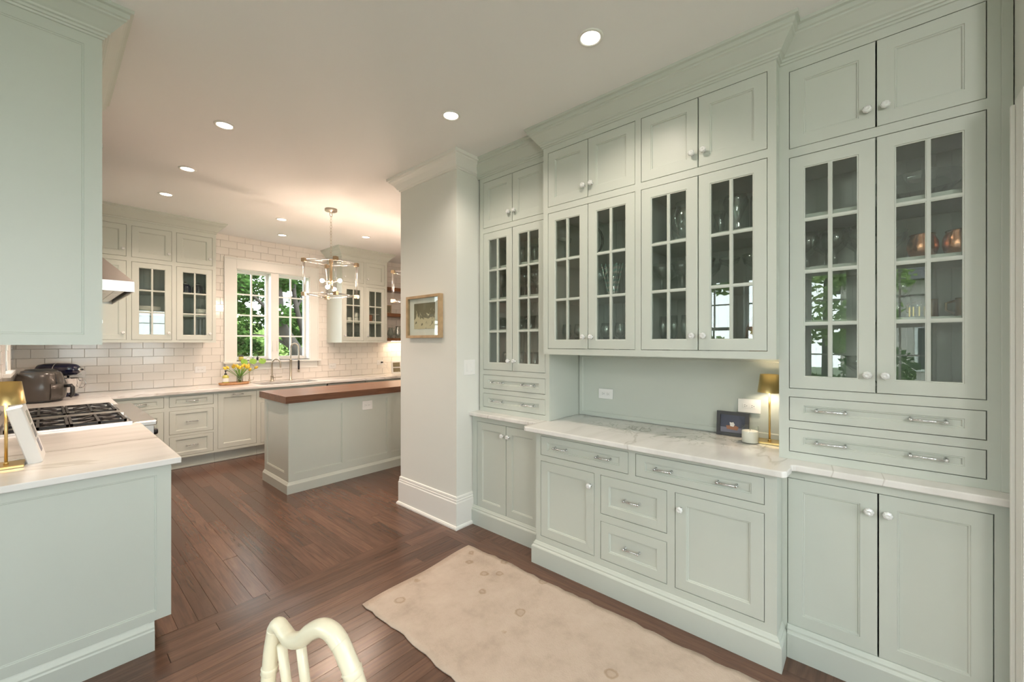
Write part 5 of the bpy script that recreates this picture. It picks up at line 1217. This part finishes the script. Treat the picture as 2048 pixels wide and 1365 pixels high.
# ------------------------------------------------------------------ rug
rm = MB().mat(RUG); NX, NY = 26, 70; rx0, rx1, ry0, ry1 = 1.19, 2.055, -1.2, 2.185
vs = []; fs = []; rr = random.Random(11)
ew = [rr.uniform(-.006, .006) for _ in range(NY + 1)]; ee = [rr.uniform(-.007, .007) for _ in range(NY + 1)]
for j in range(NY + 1):
    fy = j / NY
    for i in range(NX + 1):
        fx = i / NX; x = rx0 + (rx1 - rx0) * fx; y = ry0 + (ry1 - ry0) * fy
        x += (ew[j] + .007 * sin(fy * 23)) * (1 - fx) ** 6 + (ee[j] + .006 * sin(fy * 29 + 1)) * fx ** 6
        y += (.045 * fx - .02) * fy ** 4 + .006 * sin(fx * 9) * fy ** 8
        x += 0.0; z = .007 + .0016 * sin(fx * 7 + fy * 11) * sin(fy * 17)
        vs.append((x - 1.62, y - .5, z))
nv = len(vs); vs += [(x, y, .001) for x, y, z in vs]; W_ = NX + 1
for j in range(NY):
    for i in range(NX): a = j * W_ + i; fs.append((a, a + 1, a + 1 + W_, a + W_)); fs.append((a + nv, a + W_ + nv, a + 1 + W_ + nv, a + 1 + nv))
for i in range(NX): fs.append((i, i + nv, i + 1 + nv, i + 1)); a = NY * W_ + i; fs.append((a, a + 1, a + 1 + nv, a + nv))
for j in range(NY): a = j * W_; fs.append((a, a + W_, a + W_ + nv, a + nv)); a = j * W_ + NX; fs.append((a, a + nv, a + W_ + nv, a + W_))
rm.add(vs, fs, True)
tag(obj('rug', rm, loc=(1.62, .5, 0)), 'faded beige wool runner rug with worn rosy medallion in front of the hutch', 'rug')

# ------------------------------------------------------------------ cream bamboo style chair
def P3(u, v, D):
    a = (u - 1024) / FPX; T = 0.85159; return (D * (sin(T) + a * cos(T)), D * (cos(T) - a * sin(T)), 1.49 - (v - 686) * D / FPX)
def spline(pts, n=8):
    P = [Vector(p) for p in pts]; out = []
    for i in range(len(P) - 1):
        p0, p1, p2, p3 = P[max(i - 1, 0)], P[i], P[i + 1], P[min(i + 2, len(P) - 1)]
        for k in range(n):
            t = k / n; out.append(tuple(.5 * ((2 * p1) + (-p0 + p2) * t + (2 * p0 - 5 * p1 + 4 * p2 - p3) * t * t + (-p0 + 3 * p1 - 3 * p2 + p3) * t ** 3)))
    out.append(tuple(P[-1])); return out
CO = Vector((.355, .835, 0))      # chair base
CAX = Vector((.6588, -.7523, 0)); CDP = Vector((.7523, .6588, 0))
def cl(*p): return tuple(Vector(P3(*p)) - CO)
def cw_(l, d, z): return tuple(CAX * l + CDP * d + Vector((0, 0, z)))
chair = thing('bamboo_style_chair', 'cream lacquered faux bamboo chair, only its curved back in view', 'chair', tuple(CO), 0)
crest = [cl(546, 1276, .862), cl(549, 1258, .86), cl(557, 1250, .855), cl(567, 1262, .85), cl(582, 1280, .835), cl(603, 1279, .815), cl(622, 1264, .80), cl(645, 1256, .788), cl(665, 1266, .78), cl(680, 1287, .775)]
obj('crest_rail', MB().mat(BONE).tube(spline(crest), .0175, 16, rf=lambda f: .78 + .22 * f), chair)
zr = .45
for s, top, mid in ((-1, [crest[1], crest[0], cl(542, 1302, .862), cl(538, 1348, .864)], cl(528, 1440, .868)), (1, [crest[-2], crest[-1], cl(693, 1316, .772), cl(708, 1354, .768)], cl(738, 1450, .765))):
    q = Vector(mid); pts = top + [mid, tuple(q + CAX * s * .045 - Vector((0, 0, .15))), tuple(q + CAX * s * .06 - Vector((0, 0, .32))), tuple((q + CAX * s * .065 + CDP * .03) * Vector((1, 1, 0)))] if False else top + [mid, tuple(q + CAX * s * .045 - Vector((0, 0, .15))), tuple(q + CAX * s * .06 - Vector((0, 0, .32))), tuple(Vector(((q + CAX * s * .065 + CDP * .03).x, (q + CAX * s * .065 + CDP * .03).y, 0)))]
    po = obj('back_post', MB().mat(BONE).tube(spline(pts), .0145 if s < 0 else .0172, 14), chair)
    S_ = spline(pts); dirn = (Vector(S_[24]) - Vector(S_[22])).normalized()
    for idx in (23, 38, 48):
        dirn = (Vector(S_[idx + 1]) - Vector(S_[idx - 1])).normalized(); rgm = MB().mat(BONE)
        rgm.M = Matrix.Translation(S_[idx]) @ Vector((0, 0, 1)).rotation_difference(dirn).to_matrix().to_4x4()
        rr_ = .0145 if s < 0 else .0172
        rgm.lathe([(rr_ - .0005, -.008), (rr_ + .002, -.005), (rr_ + .0005, 0), (rr_ + .002, .005), (rr_ - .0005, .008)], 18, cap=False); obj('node_ring', rgm, po)
for (a_, b_) in (((563, 1290, .85), (578, 1400, .86)), ((601, 1285, .82), (615, 1400, .83))):
    p0 = Vector(cl(*a_)); p1 = Vector(cl(*b_)); obj('spindle', MB().mat(BONE).tube([tuple(p0), tuple(p1), tuple(Vector((p1.x, p1.y, .46)))], .0095, 10), chair)
q0 = CAX * -.01
obj('seat', MB().mat(BONE).add([cw_(l, d, z) for z in (.42, .455) for (l, d) in ((-.20, 0), (.20, 0), (.23, -.42), (-.23, -.42))], [(0, 3, 2, 1), (4, 5, 6, 7), (0, 1, 5, 4), (1, 2, 6, 5), (2, 3, 7, 6), (3, 0, 4, 7)]), chair)
for s in (-1, 1): obj('front_leg', MB().mat(BONE).tube([cw_(s * .21, -.39, 0), cw_(s * .21, -.39, .42)], .017, 12), chair)
obj('stretcher', MB().mat(BONE).tube([cw_(-.21, -.39, .18), cw_(.21, -.39, .18)], .011, 10), chair)
pe = thing('added_fill_globe', 'unseen white globe lamp added behind the camera for soft frontal fill', 'fill lamp', (-.3, -1.5, CZ))  # added lamp out of view, gives hutch and ceiling soft frontal light
obj('canopy', MB().mat(BRASS).lathe([(.06, 0), (.06, -.02), (.01, -.03)], 24), pe); obj('rod', MB().mat(BRASS).lathe([(.006, -.02), (.006, -.60)], 10), pe)
obj('globe', MB().mat(FILL_GLOBE).lathe([(.20 * sin(pi * k / 16) + .0005, -.79 - .20 * cos(pi * k / 16)) for k in range(17)], 28), pe)

# ------------------------------------------------------------------ outside: ground, trees, brick house
struct('ground', MB().mat(GRASS).box(-40, -40, -.75, 40, 40, -.65), 'lawn around the house', 'ground')
def leaves(name, mt, blobs, n, size, parent, seed, squash=.8):
    r_ = random.Random(seed); vs = []; fs = []
    for i in range(n):
        bx, by, bz, br = blobs[r_.randrange(len(blobs))]
        while True:
            v = Vector((r_.uniform(-1, 1), r_.uniform(-1, 1), r_.uniform(-1, 1)))
            if .15 < v.length < 1: break
        c_ = Vector((bx, by, bz)) + Vector((v.x * br, v.y * br, v.z * br * squash)); s_ = size * r_.uniform(.6, 1.3)
        a = Vector((r_.gauss(0, 1), r_.gauss(0, 1), r_.gauss(0, .5))).normalized(); b_ = a.cross(Vector((r_.gauss(0, 1), r_.gauss(0, 1), r_.gauss(0, 1)))).normalized()
        k = len(vs); vs += [tuple(c_ - a * s_), tuple(c_ + b_ * s_ * .55 - a * s_ * .1), tuple(c_ + a * s_), tuple(c_ - b_ * s_ * .55 - a * s_ * .1)]; fs.append((k, k + 1, k + 2, k + 3))
    o = obj(name, MB().mat(mt).add(vs, fs), parent); return o
def tree(label, x, y, trunk, blobs, n, size, mt, seed, nm='maple_tree'):
    t = thing(nm, label, 'tree', (x, y, -.65))
    for k, (pts, r0) in enumerate(trunk): obj('trunk' if k == 0 else 'branch', MB().mat(BARK).tube(spline(pts, 5), r0, 10, rf=lambda f: 1 - .65 * f), t)
    f = leaves('foliage', mt, blobs, n, size, t, seed); f['kind'] = 'stuff'
    return t
ra = random.Random(21)
tree('big dark maple with a leaning trunk outside the kitchen window', 4.35, 10.2,
     [([(.1, 0, 0), (-.2, 0, 1.3), (-.38, 0, 1.85), (-.78, 0, 2.6), (-.85, 0, 3.4), (-1.1, .2, 4.8)], .19), ([(-.25, 0, 1.5), (-.22, .05, 2.2), (-.42, 0, 2.9), (-.45, .1, 3.6), (-.2, .2, 4.6)], .085), ([(-.8, 0, 2.6), (-1.1, -.1, 2.9), (-1.6, -.2, 3.3), (-2.4, -.4, 3.6)], .05), ([(-.43, 0, 3.0), (-.25, .1, 3.3), (-.15, .2, 4.0)], .04), ([(-.42, 0, 1.9), (-.9, .1, 2.25), (-1.6, .3, 2.32), (-2.4, .3, 2.2)], .04), ([(-.3, 0, 2.5), (-.1, 0, 2.2), (.1, 0, 2.15)], .02)],
     [(ra.uniform(-2.4, .7), ra.uniform(-.6, 1.2), ra.uniform(2.75, 4.3), ra.uniform(.22, .45)) for _ in range(44)] + [(ra.uniform(-2.4, .7), ra.uniform(.2, 1.6), ra.uniform(2.0, 4.4), ra.uniform(.14, .26)) for _ in range(60)] + [(-1.6, .2, 2.35, .25), (-2.2, .4, 2.3, .3), (-1.3, .3, 2.6, .3), (-.1, .3, 2.3, .25)], 36000, .05, LEAF1, 1)
tree('bright sunlit shrub mass behind the maple', 3.9, 14.5, [([(0, 0, 0), (0, 0, 1.4)], .08)],
     [(ra.uniform(-1.8, 3.2), ra.uniform(-.8, .8), ra.uniform(.9, 3.0), ra.uniform(.35, .7)) for _ in range(34)], 20000, .075, LEAF2, 2, 'flowering_shrub')
tree('mid green tree left of the maple beyond the kitchen window', 1.2, 17.0, [([(0, 0, 0), (.1, 0, 2.5), (0, 0, 4.5)], .14)],
     [(ra.uniform(-1.6, 2.8), ra.uniform(-1, 1), ra.uniform(2.2, 5.8), ra.uniform(.4, .8)) for _ in range(16)], 8000, .10, LEAF2, 3, 'garden_tree')
tree('green tree outside the breakfast room windows', -9.6, .9, [([(0, 0, 0), (.1, 0, 2.5), (0, 0, 5)], .16)],
     [(ra.uniform(-1.2, 1.2), ra.uniform(-2.0, 3.2), ra.uniform(1.2, 5.6), ra.uniform(.4, .8)) for _ in range(22)], 6000, .10, LEAF2, 4, 'garden_tree')
tree('dense green shrub below the breakfast room windows', -6.2, 1.4, [([(0, 0, 0), (0, 0, 1.0)], .05)],
     [(ra.uniform(-.4, .4), ra.uniform(-1.8, 1.8), ra.uniform(.5, 1.7), ra.uniform(.4, .6)) for _ in range(10)], 9000, .06, LEAF1, 5, 'garden_shrub')
hs = thing('brick_house', 'red brick neighbouring house seen through the breakfast room windows', 'house', (-14, -2.4, -.65))
obj('wall', MB().mat(BRICK).box(-3, -3.5, 0, 0, 3.2, 4.2), hs)
rf_ = MB().mat(ASPH).prism([(-3.4, 4.2), (.4, 4.2), (-1.5, 6.2)], -3.8, 3.5); rf_.v = [(x, z, y) for x, y, z in rf_.v]; obj('roof', rf_, hs)
hw = obj('window', MB().mat(WHITE).box(0, .2, 1.2, .05, 1.3, 2.7), hs); obj('pane', MB().mat(BLACK).box(.05, .28, 1.28, .06, 1.22, 2.62), hw)
